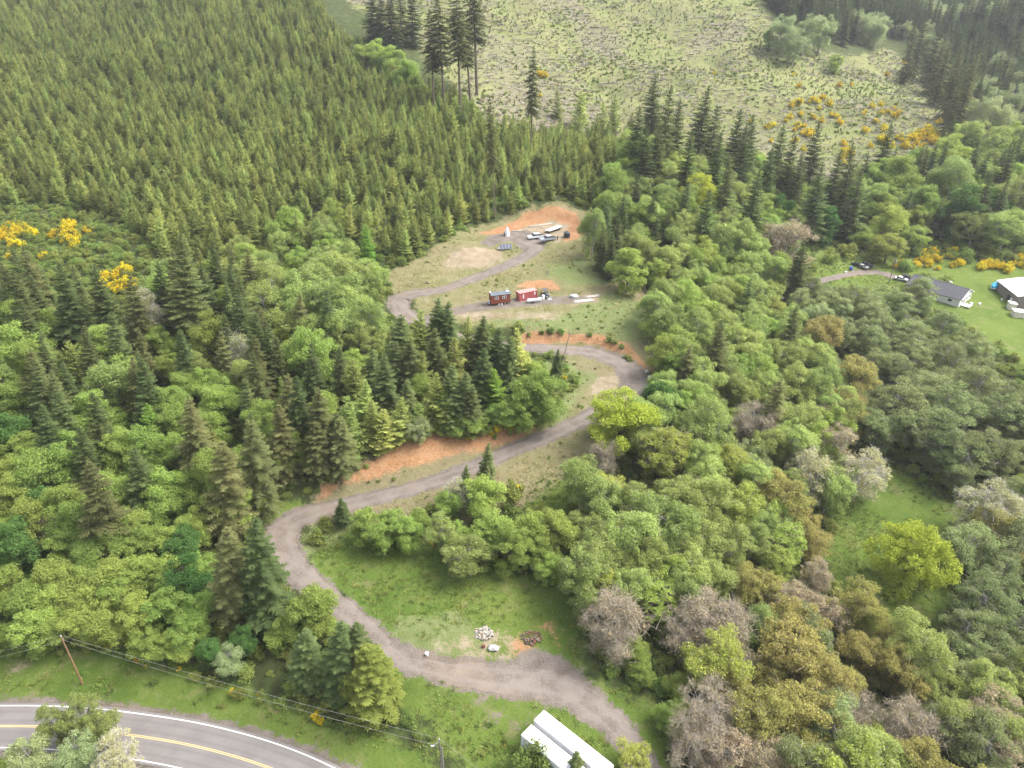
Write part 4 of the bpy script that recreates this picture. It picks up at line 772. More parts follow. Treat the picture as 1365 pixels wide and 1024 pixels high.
SOILR = [simple('soil_clod', (.22, .115, .065), .95, .05, 0, .3, 3), simple('tan_clod', (.30, .22, .15), .95, .05, 0, .3, 3), simple('dark_root', (.10, .065, .045), .95, .05)]
rock = []
for i in range(6): random.seed(40 + i); rock.append(MB().ico((0, 0, 0), .5, 1, .35, (1.3, .9, .7)).mesh('clod', SOILR[i % 3]))
gn_stuff('bank_clods', rock, pr_ + (0, 0, .1), np.column_stack([qr, qr, qr]), np.column_stack([rng.random(len(qr)), rng.random(len(qr)), rng.random(len(qr)) * 6.28]), 'loose clods and stones on the orange cut banks', 'clods', rng.integers(0, 6, len(pr_)))
bushes('U', 'growing on the orange cut bank of the bend', [(812,456,11),(820,459,9),(828,464,8),(840,482,10),(834,478,7),(786,449,7),(735,446,12),(748,445,10),(722,447,8),(706,448,7)])
bushes('U', 'on the long orange bank above the driveway', [(488,624,8),(660,586,7),(680,582,7),(520,600,6),(700,568,9)])
bushes('U', 'at the foot of the thicket beside the highway bank', [(210,880,16),(232,888,18),(262,905,16),(285,915,18),(320,930,18),(350,935,16),(375,945,18),(400,950,14),(180,872,14),(120,865,16),(60,862,16),(30,866,14),(440,965,14),(205,912,12)])
# ------------------------------------------------------------------ built things
WHITE = simple('white_paint', (.62, .625, .64), .5, .35, 0, .05, .8, (.50, .485, .45)); GREYP = simple('grey_metal', (.30, .31, .32), .5, .5, .4); BLACK = simple('black_rubber', (.025, .025, .027), .8, .2); GLASS = simple('dark_glass', (.03, .035, .042), .12, .6); CHROME = simple('bright_metal', (.55, .56, .57), .3, .5, .8)
WOODP = simple('pole_wood', (.21, .125, .07), .9, .1, 0, .3, 5); WOODG = simple('grey_pole_wood', (.17, .15, .13), .9, .1, 0, .3, 5); LUMBER = simple('lumber', (.40, .34, .27), .9, .1, 0, .25, 3)
def semi_trailer(c, ang, z, label):
    t = thing('semi_trailer', label, 'trailer', (c[0], c[1], z), ang); Lh = 6.85
    MB().box((0, 0, 2.62), (2 * Lh, 2.5, 2.84), None, .06).build('body', WHITE, t)
    rf = MB().box((0, 0, 4.065), (2 * Lh - .05, 2.46, .05), None, .015).build('roof', WHITE, t)
    m = MB()
    for k in range(-11, 12): m.box((k * .6, 0, 4.1), (.05, 2.40, .02))
    m.build('roof_rib', simple('roof_seam', (.40, .40, .40), .6, .3), rf)
    for sy in (-1, 1):
        MB().box((0, sy * 1.262, 1.25), (2 * Lh - .1, .02, .16)).build('side_rail', GREYP, t)
        MB().box((Lh + .02, sy * .62, 2.6), (.04, 1.2, 2.6), None, .01).build('rear_door', WHITE, t)
        MB().box((-4.2, sy * .95, .62), (.14, .14, 1.2)).box((-4.2, sy * .95, .03), (.34, .3, .06)).build('landing_leg', GREYP, t)
        m = MB()
        for k in range(11): m.box((-6.0 + k * 1.2, sy * 1.262, 2.7), (.05, .02, 2.5))
        m.build('side_post', GREYP if False else WHITE, t)
        for ax in (4.3, 5.6):
            wl = MB().cyl((ax, sy * .68, .5), (ax, sy * 1.2, .5), .5, None, 18).build('wheel', BLACK, t); MB().cyl((ax, sy * 1.19, .5), (ax, sy * 1.215, .5), .26, None, 12).build('hub', CHROME, wl)
    MB().box((4.95, 0, 1.05), (3.0, 1.1, .28)).build('bogie', GREYP, t); MB().box((Lh - .1, 0, .6), (.1, 2.3, .12)).box((Lh - .1, .7, .9), (.08, .08, .6)).box((Lh - .1, -.7, .9), (.08, .08, .6)).build('underride_guard', GREYP, t)
a1 = math.atan2(-8.9, 9.7)
def tr(A, B, zz):
    pa, pb = at_z(*A, zz), at_z(*B, zz); c = (pa + pb) / 2; return c[:2] + 6.85 * np.array((math.cos(a1), math.sin(a1)))
c1 = tr((712, 957), (724.5, 944), 7.1); c2 = tr((695, 975.7), (707.6, 961.8), 7.0)
semi_trailer(c1, a1, float(H(*c1)) - .02, 'long white box trailer parked beside the gravel yard edge'); semi_trailer(c2, a1, float(H(*c2)) - .02, 'white box trailer parked beside the weeds, set back a little')

def pole(top, hm, label, m, base=None, arm=True, lean=None):
    b = solve_top(*top, hm=hm)[0] if base is None else G(*base)
    t = thing('utility_pole', label, 'pole', b); tp = Vector((0, 0, hm)) if lean is None else Vector(lean)
    MB().cyl((0, 0, -.6), tp, .17, .11, 10).build('pole_shaft', m, t); return t, b, tp
P1, b1, t1 = pole((82, 850), 12.0, 'leaning brown wooden utility pole on the grassy highway bank', WOODP)
MB().box((0, 0, 11.7), (.1, .1, .5)).box((0, .12, 11.2), (.12, .3, .1)).build('bracket', GREYP, P1); MB().cyl((0, 0, 12), (0, 0, 12.3), .07, .05, 8).build('insulator', WHITE, P1)
P2, b2, t2 = pole((585.6, 987), 10.5, 'grey utility pole with lamp arm beside the highway verge', WOODG)
MB().cyl((.32, 0, -.4), (.32, 0, 8.6), .09, .08, 8).build('conduit', GREYP, P2); am = MB().cyl((0, 0, 10.1), (-.8, -.4, 9.7), .05, .05, 8).build('lamp_arm', CHROME, P2); MB().box((-1.0, -.5, 9.72), (.55, .22, .14), None, .04).build('lamp_head', CHROME, am); MB().cyl((0, 0, 10.5), (0, 0, 10.8), .07, .05, 8).build('insulator', WHITE, P2)
g3 = G(745, 501); d3 = at_t(760, 443, project(g3)[2] - 1.5) - g3
P3, b3, t3 = pole(None, 12, 'dark utility pole leaning over the upper driveway bend', WOODG, (745, 501), True, tuple(d3)); MB().box(tuple(d3 * .96), (.9, .1, .1)).build('crossarm', WOODG, P3); MB().cyl(tuple(d3), tuple(d3 + (0, 0, .35)), .06, .05, 8).build('insulator', WHITE, P3)
P4, b4, t4 = pole(None, 10.5, 'utility pole with transformer beside the neighbouring gravel lane', WOODG, (1184.5, 379)); MB().cyl((.35, -.1, 8.4), (.35, -.1, 9.5), .28, None, 12).build('transformer', GREYP, P4); MB().box((0, 0, 9.9), (1.9, .12, .12)).build('crossarm', WOODG, P4)
WIRE = simple('wire', (.30, .30, .27), .6, .3)
def wire(p, q, sag, label, r=.015):
    p = Vector([float(v) for v in p]); q = Vector([float(v) for v in q]); pts = [p.lerp(q, k / 24) - Vector((0, 0, sag * 4 * (k / 24) * (1 - k / 24))) for k in range(25)]
    tag(link('power_line', tube_mesh('power_line', [(pts[i], pts[i + 1], r, r) for i in range(24)], WIRE, 4)), label, 'power line')
T1 = Vector(b1) + t1; T2 = Vector(b2) + t2; dz = Vector((0, 0, 1))
wire(T1 + dz * .3, T2 + dz * .3, .8, 'upper power line strung between the two highway poles'); wire(T1 - dz * .8, T2 - dz * 1.6, .9, 'lower power line strung between the two highway poles')
TL = Vector(at_t(-160, 905, 120)); wire(T1 + dz * .3, TL + dz * 1.0, .8, 'upper power line running off behind the thicket'); wire(T1 - dz * .8, TL - dz * .2, .8, 'lower power line running off behind the thicket')
TR = T2 + Vector((22, -16, -.5)); wire(T2 + dz * .3, TR, .5, 'power line running from the lamp pole past the trailers')

def tiny_house():
    ang = math.atan2(1.4, 5.64) + .06; A = G(655, 408.5); ax = np.array((math.cos(ang), math.sin(ang))); pr = np.array((-ax[1], ax[0])); c = A[:2] + ax * 3.0 + pr * 1.25
    t = thing('tiny_house', 'small red brown wooden house on wheels with dark roof', 'tiny house', (*c, float(H(*c)) - .03), ang)
    RB = simple('red_brown_boards', (.20, .062, .040), .85, .15, 0, .3, 6); RF = simple('dark_metal_roof', (.10, .12, .14), .5, .4, .2)
    MB().box((0, 0, 2.0), (6.0, 2.5, 2.7)).build('wall', RB, t); fr = MB().box((0, 0, .56), (6.3, 2.2, .16)).box((-3.6, 0, .56), (1.0, .2, .12)).build('chassis', BLACK, t)
    m = MB()
    for k in range(24): m.box((-2.87 + k * .25, -1.262, 2.0), (.205, .024, 2.66))
    m.build('board_cladding', RB, t)
    rf = MB().prism([(-1.45, 3.3), (-1.45, 3.38), (0, 3.98), (1.45, 3.38), (1.45, 3.3), (0, 3.9)], -3.12, 3.12).mesh('roof', RF); r_o = link('roof', rf, t); r_o.rotation_euler = (0, 0, rad(90))
    MB().prism([(-1.25, 3.352), (0, 3.86), (1.25, 3.352)], -2.98, 2.98).build('gable', RB, t).rotation_euler = (0, 0, rad(90))
    m = MB()
    for k in range(13): m.box((-3.0 + k * .5, -.74, 3.73), (.04, 1.5, .03), Matrix.Rotation(math.atan(.6 / 1.45), 4, 'X'))
    m.build('roof_seam', RF, r_o).rotation_euler = (0, 0, rad(-90)); MB().box((2.2, -.5, 3.95), (.8, .7, .12)).cyl((2.35, .35, 3.7), (2.35, .35, 4.5), .12, None, 8).build('roof_vent', WHITE, r_o).rotation_euler = (0, 0, rad(-90)); MB().box((-2.9, .2, 3.96), (.35, 1.2, .1)).build('ridge_cap', WHITE, r_o).rotation_euler = (0, 0, rad(-90))
    for x in (-1.3, 1.1):
        wd = MB().box((x, -1.29, 2.45), (1.25, .05, .85)).build('window', WHITE, t)
        for s_ in (-.29, .29): MB().box((x + s_, -1.322, 2.45), (.45, .012, .62)).build('pane', GLASS, wd)
    for x in (1.3, 2.3):
        for sy in (-1, 1):
            wl = MB().cyl((x, sy * 1.0, .38), (x, sy * 1.22, .38), .38, None, 14).build('wheel', BLACK, t); MB().cyl((x, sy * 1.21, .38), (x, sy * 1.24, .38), .2, None, 10).build('hub', CHROME, wl)
    MB().cyl((-3.45, -.5, .62), (-3.45, -.5, 1.5), .22, None, 10).cyl((-3.45, .1, .62), (-3.45, .1, 1.5), .22, None, 10).build('gas_bottle', WHITE, t)
    MB().box((.25, -1.2, .3), (.4, .3, .5)).box((-.6, -1.2, .28), (.35, .3, .46)).build('step_block', WHITE, t)
tiny_house()
def container():
    ang = rad(27); A = G(692.6, 402.6); ax = np.array((math.cos(ang), math.sin(ang))); pr = np.array((-ax[1], ax[0])); c = A[:2] + ax * 3.05 + pr * 1.22
    t = thing('shipping_container', 'faded red steel shipping container on the lower terrace', 'container', (*c, float(H(*c))), ang)
    RED = simple('faded_red_steel', (.34, .075, .075), .6, .3, 0, .12, 1.5, (.42, .17, .15)); PK = simple('sun_bleached_red', (.52, .20, .19), .7, .25, 0, .12, 1.5, (.58, .30, .28))
    for x in (-2.97, 2.97):
        for y in (-1.14, 1.14): MB().box((x, y, 1.3), (.16, .16, 2.6)).build('corner_post', RED, t)
    m = MB()
    for y in (-1.15, 1.15): m.box((0, y, .09), (5.78, .13, .16)).box((0, y, 2.5), (5.78, .13, .14))
    for x in (-2.97, 2.97): m.box((x, 0, .09), (.14, 2.1, .16)).box((x, 0, 2.5), (.14, 2.1, .14))
    m.build('frame', RED, t)
    for sy in (-1, 1):
        pf_ = []
        for k in range(21): x = -2.88 + k * .28; pf_ += [(x, .0), (x + .07, .04), (x + .14, .04), (x + .21, .0)]
        m = MB()
        for (x0, d0), (x1, d1) in zip(pf_[:-1], pf_[1:]):
            if x1 > 2.9: break
            m.poly([(x0, sy * (1.11 + d0), .17), (x1, sy * (1.11 + d1), .17), (x1, sy * (1.11 + d1), 2.43), (x0, sy * (1.11 + d0), 2.43)])
        m.build('side_wall', RED, t)
    rm = MB().box((0, 0, 2.585), (6.05, 2.42, .03)).build('roof', PK, t); m = MB()
    for k in range(18): m.box((-2.7 + k * .32, 0, 2.61), (.14, 2.1, .02))
    m.build('roof_rib', PK, rm)
    for sy in (-1, 1):
        d = MB().box((-3.0, sy * .54, 1.3), (.06, 1.04, 2.26)).build('door', RED, t)
        for q in (.3, .8): MB().cyl((-3.06, sy * q, .25), (-3.06, sy * q, 2.4), .03, None, 6).build('lock_rod', CHROME, d)
    MB().box((2.98, 0, 1.3), (.04, 2.1, 2.3)).build('end_wall', RED, t); MB().box((-1.7, -1.165, 1.4), (.42, .02, 1.3)).build('notice_panel', WHITE, t); MB().box((2.2, -1.165, 1.75), (.4, .02, 1.0)).build('notice_panel', WHITE, t)
container()

def car(px, py, ang, kind, paintm, label, z=None):
    p = G(px, py); t = thing({'pickup': 'pickup_truck', 'suv': 'parked_car', 'sedan': 'parked_car'}[kind], label, 'truck' if kind == 'pickup' else 'car', p, ang)
    if kind == 'pickup': L, W_, lo = 5.8, 1.95, [(-2.9, .5), (-2.9, 1.12), (-.75, 1.14), (-.75, 1.16), (1.0, 1.16), (2.65, 1.06), (2.88, .9), (2.9, .5)]; cb = [(-1.22, 1.14), (-1.08, 1.86), (.62, 1.88), (1.4, 1.14)]
    elif kind == 'suv': L, W_, lo = 4.7, 1.85, [(-2.3, .45), (-2.33, .98), (1.0, 1.02), (2.2, .88), (2.33, .7), (2.33, .42)]; cb = [(-2.25, .98), (-2.0, 1.68), (.2, 1.72), (1.15, 1.0)]
    else: L, W_, lo = 4.6, 1.8, [(-2.28, .4), (-2.28, .9), (-1.5, .95), (1.0, .92), (2.1, .78), (2.28, .6), (2.28, .38)]; cb = [(-1.75, .93), (-1.0, 1.4), (.2, 1.43), (1.15, .91)]
    def shape(pr, wy): 
        m = MB(); m.prism(pr, -wy, wy); return m
    bm = shape(lo, W_ / 2); bmesh.ops.bevel(bm.b, geom=list(bm.b.edges), offset=.06, segments=2, affect='EDGES')
    if kind == 'pickup': pass
    bm.build('body', paintm, t)
    x0, x1 = cb[1], cb[2]; m = MB()    # greenhouse: glass band under a painted roof
    g = [(cb[0][0] + .03, cb[0][1]), (x0[0], x0[1] - .06), (x1[0], x1[1] - .06), (cb[3][0] - .03, cb[3][1])]; m.prism(g, -W_ / 2 + .12, W_ / 2 - .12); m.build('windows', GLASS, t)
    MB().box(((x0[0] + x1[0]) / 2, 0, (x0[1] + x1[1]) / 2 - .03), (x1[0] - x0[0] + .1, W_ - .2, .07), None, .025).build('roof', paintm, t)
    for sy in (-1, 1):
        MB().box(((x0[0] + x1[0]) / 2 - .05, sy * (W_ / 2 - .11), (cb[0][1] + x0[1]) / 2), (.1, .03, x0[1] - cb[0][1])).build('pillar', paintm, t)
        for ax in (-L * .31, L * .32):
            wl = MB().cyl((ax, sy * (W_ / 2 - .2), .36), (ax, sy * (W_ / 2 + .02), .36), .36, None, 16).build('wheel', BLACK, t); MB().cyl((ax, sy * (W_ / 2 + .01), .36), (ax, sy * (W_ / 2 + .035), .36), .2, None, 10).build('rim', CHROME, wl)
        MB().box((lo[-1][0] - .03, sy * W_ * .36, .76), (.1, .36, .17), None, .03).build('headlight', CHROME, t)
    if kind == 'pickup': MB().box((-2.06, 0, 1.149), (1.5, 1.6, .02)).build('truck_bed', BLACK, t)
    MB().box((lo[-1][0] + .01, 0, .48), (.14, W_ * .92, .2), None, .04).build('bumper', CHROME if kind == 'pickup' else BLACK, t); return t
PW = simple('white_car_paint', (.60, .60, .61), .3, .5, 0, .03); PS = simple('silver_car_paint', (.36, .39, .44), .3, .5, .3, .04); PB = simple('black_car_paint', (.03, .032, .036), .25, .5, 0, .05); PG = simple('grey_car_paint', (.33, .33, .33), .3, .5, .2, .05)
car(714, 318.2, rad(200), 'pickup', PW, 'white pickup truck hitched to the flatbed trailer'); car(730, 321.6, rad(203), 'pickup', PS, 'silver pickup truck parked beside the white pickup')
car(1142, 355, rad(-38), 'sedan', PB, 'black car parked on grass beside the blue bin'); car(1149.5, 357.5, rad(-42), 'sedan', PG, 'silver grey car between the black car and another'); car(1156, 355.5, rad(-45), 'suv', PB, 'dark car parked where the neighbouring lane begins')
car(1201, 374, rad(-36), 'sedan', PW, 'white car parked beside the neighbouring house'); car(1209, 372.5, rad(-40), 'suv', PB, 'black car between the white car and the house')

def flatbed():
    A, B = G(728, 312), G(748, 304.5); d = B - A; ang = math.atan2(d[1], d[0]); c = (A + B) / 2
    t = thing('flatbed_trailer', 'long flatbed trailer with pale deck behind the pickups', 'trailer', (c[0], c[1], float(H(c[0], c[1]))), ang)
    m = MB()
    for k in range(8):
        MB().box((0, -1.05 + k * .3, .92), (7.4, .28, .06)).build('deck_plank', LUMBER if k % 3 else WHITE, t)
    MB().box((0, 1.24, .88), (7.5, .08, .16)).box((0, -1.24, .88), (7.5, .08, .16)).box((-4.4, 0, .78), (1.6, .16, .14)).box((0, 0, .76), (7.3, .5, .16)).build('frame', BLACK, t)
    for x in (1.2, 2.1):
        for sy in (-1, 1): wl = MB().cyl((x, sy * .85, .36), (x, sy * 1.12, .36), .36, None, 14).build('wheel', BLACK, t); MB().cyl((x, sy * 1.11, .36), (x, sy * 1.135, .36), .18, None, 10).build('hub', CHROME, wl)
flatbed()
def stack(name, px, py, ang, L, n, layers, m, label, cat='lumber'):
    p = G(px, py); t = thing(name, label, cat, p, ang); r = random.Random(int(px))
    for l in range(layers):
        for k in range(n - l): MB().box((r.uniform(-.3, .3), (k - (n - l) / 2) * .26 + r.uniform(-.03, .03), .1 + l * .13), (L * r.uniform(.8, 1), .22, .11), Matrix.Rotation(r.uniform(-.03, .03), 4, 'Z')).build('board', m if r.random() > .35 else SLG, t)
stack('lumber_stack', 725, 300, rad(22), 6.5, 4, 2, LUMBER, 'stack of long boards at the foot of the orange cut'); stack('lumber_stack', 711, 302, rad(24), 4, 4, 3, LUMBER, 'short pale stack of boards beside the long boards'); stack('lumber_stack', 690, 308, rad(8), 3.6, 4, 2, SLG, 'low stack of scrap boards beside the white tent')
stack('board_pile', 778, 401.5, rad(12), 6.5, 7, 1, simple('white_boards', (.42, .405, .38), .8, .2), 'scattered white boards lying on the terrace', 'boards'); stack('board_pile', 790, 396, rad(18), 4.5, 5, 1, MATS['white_boards'], 'smaller heap of white boards beside the grey tarp', 'boards')
p = G(765, 396.8)
tag(MB().ico((0, 0, .35), 1.0, 2, .16, (1.3, .9, .7)).build('tarp_heap', simple('pale_tarp', (.42, .43, .43), .7, .3), None, p), 'crumpled pale grey tarp heap beside the white boards', 'tarp')
def water_tank():
    t = thing('water_tank', 'round black water tank beside the orange cut', 'tank', G(755.5, 317)); K_ = simple('black_plastic', (.035, .038, .042), .45, .4)
    MB().cyl((0, 0, 0), (0, 0, 1.75), 1.12, None, 28).cyl((0, 0, 1.75), (0, 0, 2.1), 1.1, .45, 28).build('tank_body', K_, t); MB().cyl((0, 0, 2.08), (0, 0, 2.2), .26, None, 14).build('lid', K_, t)
    for z_ in (.35, .75, 1.15, 1.55): MB().cyl((0, 0, z_ - .04), (0, 0, z_ + .04), 1.16, None, 28).build('rib_band', K_, t)
water_tank()
def solar():
    t = thing('solar_array', 'dark tilted solar panel array at the edge of the pad', 'solar panels', G(674, 333), rad(17)); SP_ = simple('solar_cells', (.045, .055, .085), .5, .3, 0, .1, 3)
    R_ = Matrix.Rotation(rad(42), 4, 'X')
    for k in range(4):
        pn = MB().box((-1.56 + k * 1.04, 0, 1.0), (1.0, 1.9, .04), R_).build('panel', SP_, t); m = MB()
        for s_ in (-.49, .49): m.box((-1.56 + k * 1.04 + s_, 0, 1.0), (.025, 1.92, .06), R_)
        m.build('frame', GREYP, pn)
    for x in (-1.7, 1.7): MB().box((x, .55, .72), (.08, .08, 1.5)).box((x, -.6, .2), (.08, .08, .42)).build('support', GREYP, t)
solar()
def tent():
    t = thing('tent', 'tall narrow white tent at the back of the gravel pad', 'tent', G(676, 314.5), rad(-12)); m = MB(); b = m.b
    lv = [(0, 1.05, 1.0), (1.0, .95, .9), (2.0, .68, .62), (2.8, .36, .3), (3.25, .12, .1)]; rings = []
    for z_, rx, ry in lv: rings.append([b.verts.new((rx * math.cos(a_ * math.pi / 4 + .39), ry * math.sin(a_ * math.pi / 4 + .39), z_)) for a_ in range(8)])
    for q, r2 in zip(rings[:-1], rings[1:]):
        for i in range(8): b.faces.new((q[i], q[(i + 1) % 8], r2[(i + 1) % 8], r2[i]))
    b.faces.new(rings[-1]); b.faces.new(rings[0][::-1]); m.build('canvas', WHITE, t); MB().prism([(-.42, .05), (-.3, 1.2), (.3, 1.2), (.42, .05)], -1.04, -.9).build('door_flap', BLACK, t).rotation_euler = (0, 0, rad(-55))
    MB().cyl((0, 0, 3.2), (0, 0, 3.6), .04, None, 6).build('tent_pole', LUMBER, t)
tent()
def person():
    t = thing('person', 'person in dark clothes standing beside the silver pickup', 'person', G(743, 321), rad(200))
    me = bpy.data.meshes.new('body'); J = [(0, 0, .95), (0, 0, 1.2), (0, 0, 1.42), (0, 0, 1.52), (0, .01, 1.66), (.1, 0, .9), (.11, .02, .5), (.12, 0, .08), (.12, .14, .04), (-.1, 0, .9), (-.12, -.02, .5), (-.13, -.03, .08), (-.13, .11, .04), (.19, 0, 1.4), (.26, .02, 1.12), (.27, .1, .88), (-.19, 0, 1.4), (-.26, .02, 1.12), (-.26, .12, .9)]
    E_ = [(0, 1), (1, 2), (2, 3), (3, 4), (0, 5), (5, 6), (6, 7), (7, 8), (0, 9), (9, 10), (10, 11), (11, 12), (2, 13), (13, 14), (14, 15), (2, 16), (16, 17), (17, 18)]
    R_ = [.16, .16, .15, .06, .1, .1, .075, .05, .045, .1, .075, .05, .045, .075, .05, .04, .075, .05, .04]
    me.from_pydata(J, E_, []); o = link('body', me, t); me.materials.append(simple('dark_clothes', (.035, .035, .042), .9, .1)); sk = o.modifiers.new('skin', 'SKIN')
    for i, r_ in enumerate(R_): me.skin_vertices[0].data[i].radius = (r_, r_ * .85)
    me.skin_vertices[0].data[0].use_root = True; o.modifiers.new('sub', 'SUBSURF').levels = 1; o.modifiers['sub'].render_levels = 2
    MB().ico((0, .04, 1.67), .095, 2, 0, (.9, .9, 1.15)).build('head', simple('skin', (.45, .28, .2), .6, .3), t); MB().ico((0, .01, 1.71), .105, 2, 0, (.95, .95, .95)).build('hair', BLACK, t)
person()
def tractor():
    c = G(727, 396.5); t = thing('tractor', 'small dark utility tractor parked at the container end', 'tractor', c, rad(-60)); DK = simple('dark_blue_paint', (.05, .06, .085), .5, .4)
    MB().box((.7, 0, 1.0), (1.5, .7, .6), None, .08).build('bonnet', DK, t); MB().box((-.5, 0, 2.3), (1.5, 1.4, .1), None, .03).build('canopy', DK, t); m = MB()
    for x in (-1.1, .1):
        for y in (-.6, .6): m.box((x, y, 1.6), (.07, .07, 1.4))
    m.build('canopy_post', BLACK, t); MB().box((-.6, 0, .95), (.9, .9, .5), None, .06).build('seat', BLACK, t)
    for x, r_, w_ in ((-.7, .65, .36), (1.1, .4, .26)):
        for sy in (-1, 1): wl = MB().cyl((x, sy * .5, r_), (x, sy * (.5 + w_), r_), r_, None, 16).build('wheel', BLACK, t); MB().cyl((x, sy * (.49 + w_), r_), (x, sy * (.52 + w_), r_), r_ * .5, None, 10).build('rim', GREYP, wl)
    ld = MB().box((1.7, .4, .7), (1.6, .08, .12), Matrix.Rotation(rad(25), 4, 'Y')).box((1.7, -.4, .7), (1.6, .08, .12), Matrix.Rotation(rad(25), 4, 'Y')).build('loader_arm', GREYP, t); MB().prism([(2.3, .1), (2.2, .65), (2.32, .7), (2.45, .2), (2.9, .12), (2.9, .06)], -.75, .75).build('bucket', GREYP, ld)
tractor()
def boat():
    t = thing('boat_trailer', 'white open boat on a small trailer beside the container', 'boat', G(711.5, 403), rad(14)); m = MB(); b = m.b; rings = []
    for x, w_, k in ((-1.9, .75, .45), (-.6, .8, .42), (.8, .7, .46), (1.7, .35, .6), (2.1, .03, .85)): rings.append([b.verts.new((x, -w_, 1.0)), b.verts.new((x, -w_ * .75, k)), b.verts.new((x, w_ * .75, k)), b.verts.new((x, w_, 1.0)), b.verts.new((x, w_ * .86, .98)), b.verts.new((x, w_ * .62, k + .1)), b.verts.new((x, -w_ * .62, k + .1)), b.verts.new((x, -w_ * .86, .98))])
    for q, r2 in zip(rings[:-1], rings[1:]):
        for i in range(8): b.faces.new((q[i], q[(i + 1) % 8], r2[(i + 1) % 8], r2[i]))
    b.faces.new(rings[0]); b.faces.new(rings[-1]); m.build('hull', WHITE, t)
    for x in (-.9, .3): MB().box((x, 0, .85), (.3, 1.2, .05)).build('bench', LUMBER, t)
    MB().box((-2.05, 0, 1.05), (.25, .4, .7), None, .05).build('outboard_motor', GREYP, t); MB().box((0, .5, .38), (4.4, .08, .1)).box((0, -.5, .38), (4.4, .08, .1)).box((2.7, 0, .38), (1.4, .08, .08)).build('trailer_frame', CHROME, t)
    for sy in (-1, 1): MB().cyl((-.4, sy * .72, .3), (-.4, sy * .9, .3), .3, None, 14).build('wheel', BLACK, t)
boat()
bx_ = lambda name, px, py, d, m, label, cat, rz=0.0: tag(MB().box((0, 0, d[2] / 2), d, None, min(d) * .12).box((0, 0, d[2] + .02), (d[0] * .92, d[1] * .92, .05), None, .01).build(name, m, None, G(px, py), rz), label, cat)
bx_('storage_box', 719.5, 401, (1.0, .8, .9), WHITE, 'white storage box in front of the small tractor', 'box', .3); bx_('storage_box', 724, 399, (.8, .7, 1.3), WHITE, 'tall white cabinet standing beside the small tractor', 'cabinet', .5)
bx_('utility_box', 876.5, 471, (.9, .8, 1.7), simple('grey_white_box', (.62, .62, .62), .6, .3), 'pale utility cabinet standing above the septic lid', 'cabinet', .2); bx_('meter_post', 729.5, 366.5, (.35, .3, 1.5), GREYP, 'small grey meter post on the grass above the container', 'post'); bx_('concrete_block', 862, 497, (.9, .7, .6), simple('concrete', (.50, .48, .45), .9, .1), 'pale concrete block beside the upper bend', 'block', .4); bx_('concrete_block', 867.5, 507, (1.5, 1.1, .9), MATS['concrete'], 'larger concrete block beside the upper bend trees', 'block', .2)
t = thing('septic_riser', 'open round septic lid with white rim and dark hole', 'septic lid', G(890, 478)); MB().cyl((0, 0, -.1), (0, 0, .22), .95, .85, 20).build('rim', WHITE, t); MB().cyl((0, 0, .221), (0, 0, .23), .6, None, 20).build('hole', BLACK, t)
tag(MB().ico((0, 0, .15), .55, 2, .25, (1.1, .8, .8)).build('stump', SLB, None, G(570, 378)), 'small dark stump on the dry slope below the mound', 'stump')
t = thing('generator', 'pale small generator standing beside the solar array', 'generator', G(664.5, 333.5)); MB().box((0, 0, .55), (.7, .5, .6), None, .05).build('housing', WHITE, t); MB().box((0, 0, .12), (.8, .6, .08)).box((0, 0, .9), (.6, .06, .06)).build('frame', BLACK, t)
# yard litter
def rubble(name, px, py, n, rx, ry, hz, mats, label, cat, part):
    t = thing(name, label, cat, G(px, py)); r = random.Random(int(px)); ms = []
    for i in range(6): random.seed(i); ms.append(MB().ico((0, 0, 0), .5, 1, .3, (1.2, .9, .7)).mesh(part, mats[i % len(mats)]))
    for i in range(n):
        a_ = r.random() * 6.28; q = r.random() ** .6; s_ = r.uniform(.25, .85) * (.7 if name == 'burn_pile' else 1); o = link(part, ms[i % 6], t, (rx * q * math.cos(a_), ry * q * math.sin(a_), hz * (1 - q) * r.random() + .12), r.random() * 6); o.scale = (s_, s_, s_); o.rotation_euler[0] = r.random() * 3
rubble('rubble_pile', 645, 847, 80, 1.7, 1.4, .9, [simple('pale_rubble', (.26, .245, .22), .9, .1, 0, .3, 3), simple('grey_rubble', (.21, .20, .185), .9, .1, 0, .25, 3), simple('tan_rubble', (.33, .28, .22), .9, .1, 0, .25, 3)], 'heap of pale broken rubble on the yard grass', 'rubble', 'rubble_piece')
rubble('burn_pile', 708, 853, 100, 2.0, 1.6, .3, [simple('charred_wood', (.07, .055, .05), .95, .05), simple('red_burnt_soil', (.15, .062, .042), .95, .05), SLB], 'low reddish burn pile of charred scraps beside the yard', 'burn pile', 'charred_piece')
tag(MB().ico((0, 0, .3), .85, 2, .13, (1.25, .8, .6)).build('boulder', simple('pale_boulder', (.33, .33, .32), .9, .1, 0, .15, 2), None, G(658, 867)), 'single pale grey boulder beside the rubble heap', 'boulder')
t = thing('bucket', 'white bucket standing on the grass beside the driveway', 'bucket', G(569.5, 876)); MB().cyl((0, 0, 0), (0, 0, .62), .26, .32, 16).build('pail', WHITE, t); MB().cyl((0, 0, .62), (0, 0, .66), .34, None, 16).build('lid', WHITE, t)
bx_('metal_drum', 644.5, 864, (.55, .5, .5), simple('rusty_metal', (.12, .05, .035), .9, .1), 'small rusty dark box between rubble heap and boulder', 'box', .4)

